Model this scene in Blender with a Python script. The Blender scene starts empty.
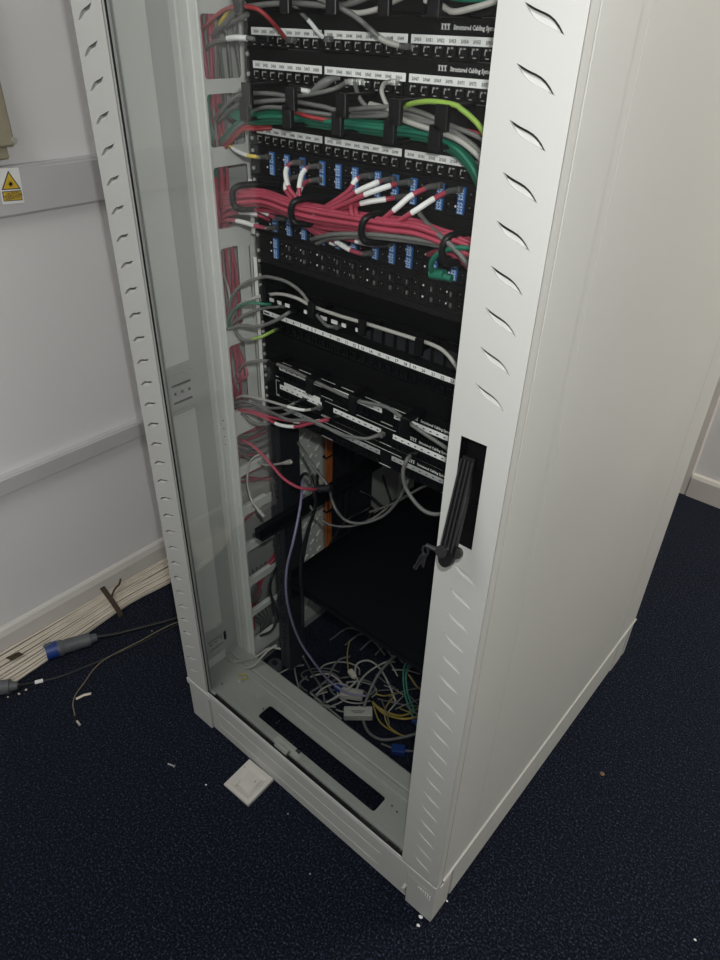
import bpy, math, random
from mathutils import Vector, Matrix
random.seed(7)
S = bpy.context.scene
COL = S.collection

# ---------------------------------------------------------------- camera
CP = Vector((0.301, -0.6344, 1.579))
RR = Vector((0.75753292, 0.65235287, 0.02407483))
UU = Vector((-0.38043595, 0.41120404, 0.82835966))
FF = Vector((-0.53048314, 0.63666865, -0.55967908)) * -1.0
FF = RR.cross(UU)          # camera local +z (points backwards)
RR.normalize(); UU.normalize(); FF.normalize()
FPX = 687.384
cam = bpy.data.cameras.new('camera'); camo = bpy.data.objects.new('camera', cam); COL.objects.link(camo)
cam.sensor_fit = 'VERTICAL'; cam.sensor_height = 24.0; cam.lens = 24.0*FPX/960.0
cam.clip_start = 0.02
camo.matrix_world = Matrix(((RR.x, UU.x, FF.x, CP.x), (RR.y, UU.y, FF.y, CP.y), (RR.z, UU.z, FF.z, CP.z), (0, 0, 0, 1)))
S.camera = camo
S.view_settings.view_transform = 'Standard'; S.view_settings.look = 'None'
S.view_settings.gamma = 1.0; S.view_settings.use_curve_mapping = False
S.view_settings.exposure = 0.0

def at(px, py, c, ax=1):
    d = RR*((px-360.0)/FPX) + UU*(-(py-480.0)/FPX) - FF
    t = (c-CP[ax])/d[ax]
    return CP + d*t

# ---------------------------------------------------------------- materials
def mat(name, col, rough=0.5, metal=0.0, bump=None, var=None, spec=0.5, sheen=0.0):
    m = bpy.data.materials.new(name); m.use_nodes = True
    nt = m.node_tree; b = nt.nodes['Principled BSDF']
    b.inputs['Base Color'].default_value = (*col, 1); b.inputs['Roughness'].default_value = rough
    b.inputs['Metallic'].default_value = metal; b.inputs['Specular IOR Level'].default_value = spec
    if sheen: b.inputs['Sheen Weight'].default_value = sheen
    tc = None
    if bump or var:
        tc = nt.nodes.new('ShaderNodeTexCoord')
    if var:   # (scale, amount)
        n = nt.nodes.new('ShaderNodeTexNoise'); n.inputs['Scale'].default_value = var[0]; n.inputs['Detail'].default_value = 4
        nt.links.new(tc.outputs['Object'], n.inputs['Vector'])
        r = nt.nodes.new('ShaderNodeValToRGB')
        r.color_ramp.elements[0].position = .3; r.color_ramp.elements[1].position = .7
        a = var[1]
        r.color_ramp.elements[0].color = (*[c*(1-a) for c in col], 1); r.color_ramp.elements[1].color = (*[min(1, c*(1+a)) for c in col], 1)
        nt.links.new(n.outputs['Fac'], r.inputs['Fac']); nt.links.new(r.outputs['Color'], b.inputs['Base Color'])
    if bump:  # (scale, strength, distance)
        n = nt.nodes.new('ShaderNodeTexNoise'); n.inputs['Scale'].default_value = bump[0]; n.inputs['Detail'].default_value = 3
        nt.links.new(tc.outputs['Object'], n.inputs['Vector'])
        u = nt.nodes.new('ShaderNodeBump'); u.inputs['Strength'].default_value = bump[1]; u.inputs['Distance'].default_value = bump[2]
        nt.links.new(n.outputs['Fac'], u.inputs['Height']); nt.links.new(u.outputs['Normal'], b.inputs['Normal'])
    return m

M = {}
M['paint'] = mat('grey_paint', (.50, .512, .495), .45, bump=(900, .08, .0005), var=(3, .02))
M['inner_shade'] = mat('grey_inner_shade', (.50, .515, .495), .55, var=(5, .04))  # darker than the inside paint: shade of the side panel put into colour
M['paint_in'] = mat('grey_paint_inside', (.76, .775, .745), .5, bump=(700, .06, .0005), var=(5, .04))
M['plate'] = mat('galvanised_plate', (.46, .475, .445), .45, .1, var=(8, .08))
M['black'] = mat('black_plate', (.0035, .0035, .004), .6, spec=.2, bump=(900, .1, .0003), var=(30, .2))
M['blackpl'] = mat('black_plastic', (.005, .005, .006), .4, spec=.3, var=(40, .2))
M['rail'] = mat('dark_rail', (.018, .019, .022), .55, .1, var=(20, .15))
M['lever'] = mat('black_lever', (.016, .016, .018), .28, var=(40, .1))
M['white'] = mat('white_label', (.88, .89, .88), .5, var=(60, .03))
M['greylab'] = mat('grey_label', (.42, .44, .44), .5, var=(60, .03))
M['ink'] = mat('black_ink', (.06, .06, .07), .6, var=(60, .1))
M['wink'] = mat('white_ink', (.75, .75, .75), .5, var=(60, .03))
M['blue'] = mat('blue_coupler', (.02, .12, .36), .4, var=(60, .1))
M['bluelab'] = mat('blue_white_ink', (.55, .66, .85), .4, var=(60, .1))
M['steel'] = mat('steel', (.62, .62, .60), .35, .55, var=(60, .05))
M['red'] = mat('red_cable', (.42, .055, .095), .42, var=(25, .12))
M['dred'] = mat('dark_red_cable', (.36, .035, .04), .42, var=(25, .1))
M['grey'] = mat('grey_cable', (.16, .16, .155), .45, var=(25, .1))
M['lgrey'] = mat('pale_grey_cable', (.42, .41, .385), .45, var=(25, .1))
M['green'] = mat('green_cable', (.012, .16, .10), .42, var=(25, .12))
M['lime'] = mat('lime_cable', (.30, .48, .08), .42, var=(25, .1))
M['dyellow'] = mat('dull_yellow_cable', (.34, .26, .05), .45, var=(25, .1))
M['yellow'] = mat('yellow_cable', (.70, .55, .08), .42, var=(25, .1))
M['bcab'] = mat('black_cable', (.012, .012, .013), .4, var=(25, .1))
M['lilac'] = mat('lilac_cable', (.26, .23, .38), .42, var=(25, .1))
M['orange'] = mat('orange_cable', (.50, .14, .03), .5, var=(25, .12))
M['cream'] = mat('cream_cable', (.68, .62, .52), .5, var=(12, .10))
M['clear'] = mat('clear_plug', (.10, .10, .10), .12, var=(60, .2))
M['wplas'] = mat('white_plastic', (.50, .49, .455), .45, var=(20, .06), bump=(60, .1, .001))
M['beige'] = mat('beige_box', (.33, .30, .21), .5, var=(20, .06))
M['trunk'] = mat('trunking_grey', (.56, .555, .57), .5, var=(6, .04))
M['plug_blue'] = mat('blue_plug', (.012, .045, .22), .4, var=(30, .1))
M['plug_grey'] = mat('grey_plug', (.10, .11, .12), .5, var=(30, .1))
M['brown'] = mat('brown_crumb', (.22, .13, .07), .8, var=(90, .2))
M['warn'] = mat('warning_yellow', (.72, .48, .03), .45, var=(30, .04))
M['velcro'] = mat('brown_velcro', (.05, .035, .02), .8, var=(90, .3))
M['wall'] = mat('wall_paint', (.82, .815, .82), .75, bump=(45, .12, .002), var=(1.6, .03))
M['skirt'] = mat('skirting_paint', (.68, .655, .62), .5, var=(4, .03))
M['ceil'] = mat('ceiling_paint', (.5, .5, .49), .9, var=(2, .02))

def carpet_mat():
    m = bpy.data.materials.new('navy_carpet'); m.use_nodes = True; nt = m.node_tree; b = nt.nodes['Principled BSDF']
    tc = nt.nodes.new('ShaderNodeTexCoord')
    n = nt.nodes.new('ShaderNodeTexNoise'); n.inputs['Scale'].default_value = 200; n.inputs['Detail'].default_value = 5; n.inputs['Roughness'].default_value = .72
    r = nt.nodes.new('ShaderNodeValToRGB')
    e = r.color_ramp.elements; e[0].position = .42; e[0].color = (.0015, .002, .004, 1); e[1].position = .66; e[1].color = (.062, .080, .135, 1)
    k = e.new(.55); k.color = (.0055, .0085, .018, 1)
    nt.links.new(tc.outputs['Object'], n.inputs['Vector']); nt.links.new(n.outputs['Fac'], r.inputs['Fac'])
    nt.links.new(r.outputs['Color'], b.inputs['Base Color'])
    u = nt.nodes.new('ShaderNodeBump'); u.inputs['Strength'].default_value = .9; u.inputs['Distance'].default_value = .004
    nt.links.new(n.outputs['Fac'], u.inputs['Height']); nt.links.new(u.outputs['Normal'], b.inputs['Normal'])
    b.inputs['Roughness'].default_value = .95; b.inputs['Specular IOR Level'].default_value = .06
    b.inputs['Sheen Weight'].default_value = .12; b.inputs['Sheen Roughness'].default_value = .5
    b.inputs['Sheen Tint'].default_value = (.6, .66, .8, 1)
    return m
M['carpet'] = carpet_mat()

def glass_mat():
    m = bpy.data.materials.new('clear_glass'); m.use_nodes = True; nt = m.node_tree
    for n in list(nt.nodes): nt.nodes.remove(n)
    o = nt.nodes.new('ShaderNodeOutputMaterial'); mx = nt.nodes.new('ShaderNodeMixShader')
    t = nt.nodes.new('ShaderNodeBsdfTransparent'); t.inputs['Color'].default_value = (.975, .985, .98, 1)
    g = nt.nodes.new('ShaderNodeBsdfGlossy'); g.inputs['Roughness'].default_value = .01
    f = nt.nodes.new('ShaderNodeFresnel'); 
    ge = nt.nodes.new('ShaderNodeNewGeometry'); mr = nt.nodes.new('ShaderNodeMapRange')
    mr.inputs['To Min'].default_value = 1.42; mr.inputs['To Max'].default_value = 1/1.42
    nt.links.new(ge.outputs['Backfacing'], mr.inputs['Value']); nt.links.new(mr.outputs['Result'], f.inputs['IOR'])
    nt.links.new(f.outputs[0], mx.inputs[0]); nt.links.new(t.outputs[0], mx.inputs[1]); nt.links.new(g.outputs[0], mx.inputs[2])
    nt.links.new(mx.outputs[0], o.inputs[0])
    return m
M['glass'] = glass_mat()

# ---------------------------------------------------------------- mesh builder
def text_geo(s, size):
    c = bpy.data.curves.new('t', 'FONT'); c.body = s; c.size = size; c.resolution_u = 1; c.offset = size*0.028
    o = bpy.data.objects.new('t', c); COL.objects.link(o)
    dg = bpy.context.evaluated_depsgraph_get()
    me = bpy.data.meshes.new_from_object(o.evaluated_get(dg))
    vs = [(v.co.x, v.co.y) for v in me.vertices]; fs = [tuple(p.vertices) for p in me.polygons]
    bpy.data.objects.remove(o); bpy.data.curves.remove(c); bpy.data.meshes.remove(me)
    return vs, fs

def holed(outer, holes, depth):
    """extruded 2D outline with holes -> verts, faces in a local xy plane, thickness along z"""
    c = bpy.data.curves.new('h', 'CURVE'); c.dimensions = '2D'; c.fill_mode = 'BOTH'; c.extrude = depth/2
    for loop in [outer]+holes:
        sp = c.splines.new('POLY'); sp.points.add(len(loop)-1)
        for p, q in zip(sp.points, loop): p.co = (q[0], q[1], 0, 1)
        sp.use_cyclic_u = True
    o = bpy.data.objects.new('h', c); COL.objects.link(o)
    dg = bpy.context.evaluated_depsgraph_get()
    me = bpy.data.meshes.new_from_object(o.evaluated_get(dg))
    vs = [tuple(v.co) for v in me.vertices]; fs = [tuple(p.vertices) for p in me.polygons]
    bpy.data.objects.remove(o); bpy.data.curves.remove(c); bpy.data.meshes.remove(me)
    return vs, fs

def catmull(pts, n=8):
    pts = [Vector(p) for p in pts]
    if len(pts) < 3:
        return [pts[0].lerp(pts[-1], i/n) for i in range(n+1)]
    P = [pts[0]*2-pts[1]]+pts+[pts[-1]*2-pts[-2]]
    out = []
    for i in range(1, len(P)-2):
        a, b, c, d = P[i-1], P[i], P[i+1], P[i+2]
        for k in range(n):
            t = k/n
            out.append(.5*((2*b)+(c-a)*t+(2*a-5*b+4*c-d)*t*t+(3*b-a-3*c+d)*t**3))
    out.append(pts[-1].copy())
    return out

class MB:
    def __init__(s): s.v = []; s.f = []; s.m = []; s.sm = []
    def add(s, vs, fs, mi=0, smooth=False):
        o = len(s.v); s.v += [tuple(p) for p in vs]
        for f in fs: s.f.append([o+i for i in f]); s.m.append(mi); s.sm.append(smooth)
        return s
    def box(s, x0, y0, z0, x1, y1, z1, mi=0, mtx=None, bev=0):
        if x0 > x1: x0, x1 = x1, x0
        if y0 > y1: y0, y1 = y1, y0
        if z0 > z1: z0, z1 = z1, z0
        if bev:
            b = min(bev, (x1-x0)*.45, (y1-y0)*.45, (z1-z0)*.45)
            idx = {}; vs = []
            for X in (0, 1):
                for Y in (0, 1):
                    for Z in (0, 1):
                        x = (x0, x1)[X]; y = (y0, y1)[Y]; z = (z0, z1)[Z]
                        dx = b*(1-2*X); dy = b*(1-2*Y); dz = b*(1-2*Z)
                        idx[X, Y, Z] = len(vs)
                        vs += [(x, y+dy, z+dz), (x+dx, y, z+dz), (x+dx, y+dy, z)]
            I = lambda X, Y, Z, k: idx[X, Y, Z]+k
            fs = []
            for X in (0, 1): fs.append([I(X, 0, 0, 0), I(X, 0, 1, 0), I(X, 1, 1, 0), I(X, 1, 0, 0)][::(1 if X == 0 else -1)])
            for Y in (0, 1): fs.append([I(0, Y, 0, 1), I(1, Y, 0, 1), I(1, Y, 1, 1), I(0, Y, 1, 1)][::(1 if Y == 0 else -1)])
            for Z in (0, 1): fs.append([I(0, 0, Z, 2), I(0, 1, Z, 2), I(1, 1, Z, 2), I(1, 0, Z, 2)][::(1 if Z == 0 else -1)])
            for Y in (0, 1):
                for Z in (0, 1): fs.append([I(0, Y, Z, 1), I(1, Y, Z, 1), I(1, Y, Z, 2), I(0, Y, Z, 2)][::(1 if Y != Z else -1)])
            for X in (0, 1):
                for Z in (0, 1): fs.append([I(X, 0, Z, 0), I(X, 1, Z, 0), I(X, 1, Z, 2), I(X, 0, Z, 2)][::(1 if X == Z else -1)])
            for X in (0, 1):
                for Y in (0, 1): fs.append([I(X, Y, 0, 0), I(X, Y, 1, 0), I(X, Y, 1, 1), I(X, Y, 0, 1)][::(1 if X != Y else -1)])
            for X in (0, 1):
                for Y in (0, 1):
                    for Z in (0, 1):
                        fs.append([I(X, Y, Z, 0), I(X, Y, Z, 1), I(X, Y, Z, 2)][::(1 if (X+Y+Z) % 2 == 0 else -1)])
        else:
            vs = [(x0, y0, z0), (x1, y0, z0), (x1, y1, z0), (x0, y1, z0), (x0, y0, z1), (x1, y0, z1), (x1, y1, z1), (x0, y1, z1)]
            fs = [(0, 3, 2, 1), (4, 5, 6, 7), (0, 1, 5, 4), (1, 2, 6, 5), (2, 3, 7, 6), (3, 0, 4, 7)]
        if mtx: vs = [mtx @ Vector(p) for p in vs]
        return s.add(vs, fs, mi)
    def tube(s, path, r, sides=8, mi=0, flat=1.0):
        n = len(path); rings = []
        up = Vector((0.13, 0.31, 0.94))
        for i, p in enumerate(path):
            t = (path[min(i+1, n-1)]-path[max(i-1, 0)])
            if t.length < 1e-9: t = Vector((0, 0, 1))
            t.normalize(); a = up - t*up.dot(t)
            if a.length < .05: a = Vector((1, 0, 0)) - t*t.x
            a.normalize(); up = a; b = t.cross(a)
            rad = r(i/(n-1)) if callable(r) else r
            rings.append([p+(a*math.cos(2*math.pi*k/sides)*flat+b*math.sin(2*math.pi*k/sides))*rad for k in range(sides)])
        vs = [q for g in rings for q in g]; fs = []
        for i in range(n-1):
            for k in range(sides):
                fs.append((i*sides+k, i*sides+(k+1) % sides, (i+1)*sides+(k+1) % sides, (i+1)*sides+k))
        s.add(vs, fs, mi, True)
        s.add(rings[0][::-1], [tuple(range(sides))], mi); s.add(rings[-1], [tuple(range(sides))], mi)
        return s
    def cyl(s, p, q, r, sides=16, mi=0, r2=None):
        p = Vector(p); q = Vector(q); r2 = r if r2 is None else r2
        return s.tube([p, q], lambda t: r+(r2-r)*t, sides, mi)
    def prism(s, outline, p0, ex, ey, ez, depth, mi=0):
        p0 = Vector(p0); ex = Vector(ex); ey = Vector(ey); ez = Vector(ez); n = len(outline)
        a = [p0+ex*u+ey*v for u, v in outline]; b = [p+ez*depth for p in a]
        fs = [tuple(range(n))[::-1], tuple(range(n, 2*n))]+[(i, (i+1) % n, n+(i+1) % n, n+i) for i in range(n)]
        return s.add(a+b, fs, mi)
    def text(s, t, p0, ex, ey, size, mi=0, center=False, sx=1.0):
        vs, fs = text_geo(t, size); p0 = Vector(p0); ex = Vector(ex); ey = Vector(ey)
        if center and vs:
            w = max(v[0] for v in vs)*sx; p0 = p0-ex*w/2
        return s.add([p0+ex*(u*sx)+ey*v for u, v in vs], fs, mi)
    def sheet(s, outer, holes, p0, ex, ey, depth, mi=0):
        vs, fs = holed(outer, holes, depth); p0 = Vector(p0); ex = Vector(ex); ey = Vector(ey); ez = ex.cross(ey)
        return s.add([p0+ex*a+ey*b+ez*c for a, b, c in vs], fs, mi)
    def build(s, name, mats, parent=None, kind=None):
        me = bpy.data.meshes.new(name); me.from_pydata(s.v, [], s.f)
        if not isinstance(mats, (list, tuple)): mats = [mats]
        for m in mats: me.materials.append(M[m] if isinstance(m, str) else m)
        me.polygons.foreach_set('material_index', s.m); me.polygons.foreach_set('use_smooth', s.sm); me.update()
        o = bpy.data.objects.new(name, me); COL.objects.link(o)
        if parent: o.parent = parent
        if kind: o['kind'] = kind
        return o

def tag(o, label, cat, group=None, kind=None):
    o['label'] = label; o['category'] = cat
    if group: o['group'] = group
    if kind: o['kind'] = kind
    return o
def thing(name, label, cat, loc=(0, 0, 0), group=None):
    o = bpy.data.objects.new(name, None); COL.objects.link(o); o.location = loc; o.empty_display_size = .05
    return tag(o, label, cat, group)

class Local:
    """collect a mesh in world coordinates, but parented to a thing placed at its own base"""
def bp(mb, name, mats, root, kind=None):
    L = root.location
    mb.v = [(a-L.x, b-L.y, c-L.z) for a, b, c in mb.v]
    return mb.build(name, mats, root, kind)
def bsub(mb, name, mats, part, root):
    L = root.location
    mb.v = [(a-L.x, b-L.y, c-L.z) for a, b, c in mb.v]
    return mb.build(name, mats, part)
def rect(x0, y0, x1, y1): return [(x0, y0), (x1, y0), (x1, y1), (x0, y1)]
def rrect(x0, y0, x1, y1, r, n=4):
    out = []
    for cx, cy, a0 in ((x1-r, y1-r, 0), (x0+r, y1-r, 90), (x0+r, y0+r, 180), (x1-r, y0+r, 270)):
        for k in range(n+1):
            a = math.radians(a0+90*k/n); out.append((cx+r*math.cos(a), cy+r*math.sin(a)))
    return out
X, Y, Z = Vector((1, 0, 0)), Vector((0, 1, 0)), Vector((0, 0, 1))

# ---------------------------------------------------------------- room
WL, WB, WR, WF, HC = -1.345, 1.99, 2.3, -2.9, 2.5
WE = -.80      # the left wall ends here and the room opens to the left
MB().box(-4.6, WF-.1, -.05, WR+.1, WB+.1, 0).build('floor', 'carpet', kind='structure')
MB().box(-4.6, WF-.1, HC, WR+.1, WB+.1, HC+.05).build('ceiling', 'ceil', kind='structure')
MB().box(WL-.1, WE, 0, WL, WB+.1, HC).build('wall_left', 'wall', kind='structure')
MB().box(-4.5, WF, 0, -4.4, WE, HC).build('wall_far_left', 'wall', kind='structure')
MB().box(-4.5, WE, 0, WL-.1, WE+.1, HC).build('wall_recess', 'wall', kind='structure')
MB().box(WL, WB, 0, WR+.1, WB+.1, HC).build('wall_back', 'wall', kind='structure')
MB().box(WR, WF-.1, 0, WR+.1, WB, HC).build('wall_right', 'wall', kind='structure')
MB().box(-4.5, WF-.1, 0, WR, WF, HC).build('wall_front', 'wall', kind='structure')
b = MB(); b.prism([(0, 0), (.016, 0), (.016, .095), (.010, .112), (.004, .118), (0, .118)], (WL, WE, 0), X, Z, Y, WB-WE)
b.build('baseboard_left', 'skirt', kind='structure')
b = MB(); b.prism([(0, 0), (-.016, 0), (-.016, .085), (-.010, .098), (0, .103)], (-.155, WB, 0), Y, Z, X, WR+.155)
b.build('baseboard_back', 'skirt', kind='structure')
b = MB(); b.prism([(0, 0), (0, -.020), (.012, -.024), (.018, -.016), (.046, -.013), (.052, 0)], (-.205, WB, 0), X, Y, Z, 2.05)
b.build('trim_1', 'skirt', kind='structure')

def trunking(z0, z1, name, label):
    t = thing(name, label, 'trunking', (WL, 0, z0))
    b = MB(); b.box(WL, WE, z0, WL+.018, WB, z1, bev=.002); bp(b, 'backing', 'trunk', t)
    h = z1-z0
    b = MB(); b.box(WL+.018, WE, z0+h*.04, WL+.024, WB, z1-h*.06, bev=.002); bp(b, 'cover', 'trunk', t)
    return t
trunking(1.187, 1.290, 'wall_trunking', 'wide grey plastic trunking along the white wall, carrying the yellow warning sticker')
trunking(.527, .577, 'wall_trunking', 'narrow grey trunking strip low on the white wall, below the wider one')

# warning sticker, stuck on the trunking cover
xs = WL+.0245
def wp(px, py, off=0): return at(px, py, xs+off, 0)
def quad_prism(mb, pts, off, mi=0):
    p = [Vector(q) for q in pts]; a = [q+X*off for q in p]; c = [q+X*(off+.0006) for q in p]; n = len(p)
    mb.add(a+c, [tuple(range(n))[::-1], tuple(range(n, 2*n))]+[(i, (i+1) % n, n+(i+1) % n, n+i) for i in range(n)], mi)
ctr = wp(10.5, 186); ctr.x = xs
def st(u, v): # metres right (toward +y) and up on the sticker, slightly tilted
    u *= .88; v *= .86
    a = math.radians(-4); return Vector((xs, ctr.y+u*math.cos(a)-v*math.sin(a), ctr.z+u*math.sin(a)+v*math.cos(a)))
sg = thing('warning_sticker', 'white sticker with a yellow laser warning triangle on the wide grey trunking', 'sticker', (xs, ctr.y, ctr.z-.04))
b = MB(); quad_prism(b, [st(-.027, -.042), st(.028, -.042), st(.028, .042), st(-.027, .042)], 0)
bp(b, 'backing_sheet', 'white', sg)
b = MB()
quad_prism(b, [st(-.024, -.008), st(.024, -.008), st(0, .036)], .0007, 1)
quad_prism(b, [st(-.0195, -.0055), st(.0195, -.0055), st(0, .0305)], .0014, 0)
for k in range(12):
    a = k*math.pi/6; r = .009 if k % 2 == 0 else .0065
    quad_prism(b, [st(.0012*math.cos(a+1.57), .005+.0012*math.sin(a+1.57)), st(r*math.cos(a), .005+r*math.sin(a)), st(-.0012*math.cos(a+1.57), .005-.0012*math.sin(a+1.57))][::-1], .0021, 1)
quad_prism(b, [st(.0035*math.cos(k*.785), .005+.0035*math.sin(k*.785)) for k in range(8)], .0021, 1)
bp(b, 'warning_triangle', ['warn', 'ink'], sg, )
b = MB()
quad_prism(b, [st(-.024, -.035), st(.024, -.035), st(.024, -.0115), st(-.024, -.0115)], .0007, 1)
quad_prism(b, [st(-.0222, -.0332), st(.0222, -.0332), st(.0222, -.0133), st(-.0222, -.0133)], .0014, 0)
for k, s_ in enumerate(('CAUTION', 'INVISIBLE LASER', 'RADIATION')):
    b.text(s_, st(0, -.0192-.0058*k)+X*.0023, Y, Z, .0062, 1, center=True)
bp(b, 'text_panel', ['warn', 'ink'], sg)

# beige box and conduit on the wall above the trunking
t = thing('wall_socket_box', 'beige metal box on the white wall above the wide trunking, cut by the left edge', 'box', (WL, .03, 1.29))
b = MB(); b.box(WL, -.16, 1.331, WL+.045, .112, 1.62, bev=.004); bp(b, 'box_body', 'beige', t)
b = MB(); b.box(WL, .02, 1.306, WL+.034, .098, 1.331, bev=.003); bp(b, 'bottom_flange', 'beige', t)
for yy in (.056, .074):
    b = MB(); b.cyl((WL+.014, yy, 1.29), (WL+.014, yy, 1.306), .006); bp(b, 'conduit', 'beige', t)
b = MB(); b.cyl((WL+.040, .110, 1.343), (WL+.050, .110, 1.343), .006); bp(b, 'screw', 'steel', t)

# ---------------------------------------------------------------- cabinet
W, D = .79, 1.0
cab = thing('server_cabinet', 'tall light grey server cabinet with a glazed front door full of patch cables', 'server cabinet', (-W/2, D/2, 0))
C_ = lambda mb, n, m, kind=None: bp(mb, n, m, cab, kind)
# plinth: feet and skirts
for i, (x0, x1, y0, y1) in enumerate(((-.79, -.715, .0008, .07), (-.068, -.0008, .0008, .062), (-.79, -.72, .9, .97), (-.07, 0, .9, .97))):
    b = MB(); b.box(x0, y0, 0, x1, y1, .1235 if i == 0 or i > 1 else .1115, bev=.001)
    f = C_(b, 'corner_foot', 'paint')
    if i == 1:
        b = MB()
        for k in range(6):
            h = .004+.0026*k
            b.box(-.040+k*.0056, -.0006, .098-h, -.0375+k*.0056, .001, .098, bev=.0004)
        bsub(b, 'vent_marks', 'paint_in', f, cab)
b = MB(); b.box(-.712, .006, .004, -.071, .016, .1115, bev=.0015)
for x0, z0, x1, z1 in ((-.684, .083, -.145, .0855), (-.684, .034, -.145, .0365), (-.684, .034, -.6815, .085), (-.1475, .034, -.145, .085)):
    b.box(x0, .0052, z0, x1, .0065, z1)
C_(b, 'front_plinth', 'paint')
b = MB(); b.box(-.078, -.001, .02, -.070, .01, .052, bev=.002); b.box(-.079, -.004, .04, -.073, .0, .048, 0, bev=.001); C_(b, 'plinth_clip', 'wplas')
for xx in (-.006, -.784):
    b = MB(); b.box(xx-.006, .068, .012, xx+.006, .895, .13, bev=.0015); C_(b, 'side_plinth', 'paint')
# base frame with lip
b = MB()
b.box(-.795, -.002, .124, -.70, .020, .142, bev=.0015)   # left corner cap
b.box(-.70, .0, .112, -.076, .0055, .142, bev=.0012); b.box(-.076, .0, .112, 0, .020, .142, bev=.0015)
b.box(-.789, .020, .124, -.775, D, .142); b.box(-.015, .020, .124, 0, D, .142)
b.box(-.79, .98, .0, 0, D, .142)
b.box(-.001, .022, .1375, .0040, D, .1440, bev=.001); b.box(-.7975, .022, .1375, -.789, D, .1455, bev=.0015)
C_(b, 'base_frame', 'paint')
# sill plate with slot
b = MB()
b.box(-.775, .021, .10, -.015, .023, .133); b.sheet(rect(-.775, .021, -.015, .110), [rrect(-.573, .044, -.198, .088, .007)], (0, 0, .134), X, Y, .003)
C_(b, 'sill_plate', 'plate')
b = MB(); b.box(-.775, .110, .10, -.015, .128, .141, bev=.002); b.box(-.775, .128, .10, -.015, .168, .146, bev=.003)
C_(b, 'sill_beam', 'plate')
# earth stud, catch, screws on sill
b = MB(); p = at(240, 681, .136, 2)
b.cyl(p, p+Z*.012, .0035); b.cyl(p, p+Z*.003, .0075, 6); C_(b, 'earth_stud', 'steel')
b = MB(); b.tube(catmull([p+Vector((0, 0, .006)), p+Vector((.012, .01, .010)), p+Vector((-.002, .02, .006)), p+Vector((-.016, .006, .004))], 6), .0016); C_(b, 'earth_wire', 'yellow')
b = MB(); p = at(283, 748, .136, 2)
b.cyl(p+Vector((-.018, -.004, .006)), p+Vector((.022, -.004, .006)), .007, 12); b.box(p.x-.018, p.y-.016, p.z, p.x+.022, p.y+.004, p.z+.006)
q = at(298, 752, .140, 2); b.box(q.x-.006, q.y-.003, q.z, q.x+.006, q.y+.003, q.z+.004, 1)
C_(b, 'door_catch', ['plate', 'blackpl'])
for px, py in ((222, 684), (263, 709), (392, 806), (397, 812), (401, 784)):
    p = at(px, py, .1355, 2); b = MB(); b.cyl(p, p+Z*.0012, .0022, 8); C_(b, 'sill_hole', 'ink')

# front corner posts, side panels, rear posts, top, rear door
for sgn in (0, 1):
    xo = 0 if sgn else -W; s = -1 if sgn else 1
    b = MB(); b.box(xo, .022, .145, xo+s*.020, .112, 1.97, bev=.0015); b.box(xo, .110, .146, xo+s*.004, .1297, 1.97)
    pf = C_(b, 'front_post', 'paint' if sgn else 'paint_in')
    b = MB(); b.box(xo, .1305, .146, xo+s*.004, .864, 1.97, bev=.0006)
    b.box(xo+s*.0038, .113, .146, xo+s*.005, .864, 1.97, 1)
    sp = C_(b, 'side_panel', ['paint', 'inner_shade'])
    b = MB(); b.box(xo, .8655, .146, xo+s*.018, D, 1.97, bev=.0012); C_(b, 'rear_post', 'paint')
    if not sgn:
        for z0, z1 in ((.909, .988), (.190, .262)):
            b = MB(); x = -.770
            b.sheet(rect(.048, z0, .113, z1), [rrect(.058, z1-.026, .105, z1-.0205, .0025), rrect(.058, z0+.016, .105, z0+.0215, .0025)]+[rect(.062+k*.017, z0+.035, .068+k*.017, z0+.042) for k in range(3)], (x+.004, 0, 0), Y, Z, .003)
            b.box(x+.0001, .05, z0+.002, x+.0006, .111, z1-.002, 1)  # dark backing paints the shade seen through the slots
            b.box(x, .048, z1, x+.006, .113, z1+.018, bev=.001); b.box(x, .048, z1-.004, x+.0085, .113, z1, bev=.001)
            b.box(x, .048, z0-.006, x+.008, .113, z0-.001, bev=.001)
            br = bsub(b, 'post_bracket', ['paint', 'ink'], pf, cab)
        b = MB(); b.box(-.770, .108, .215, -.762, .116, .245, bev=.002); bsub(b, 'hinge_block', 'blackpl', pf, cab)
b = MB(); b.box(-W, .02, 1.97, 0, D, 2.0, bev=.002); C_(b, 'top_panel', 'paint')
b = MB(); b.box(-.772, .982, .145, -.018, .992, 1.968)
b.sheet(rect(-.70, .25, -.09, 1.9), [], (0, .980, 0), X, Z, .002)
C_(b, 'rear_panel', 'paint_in')

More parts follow.
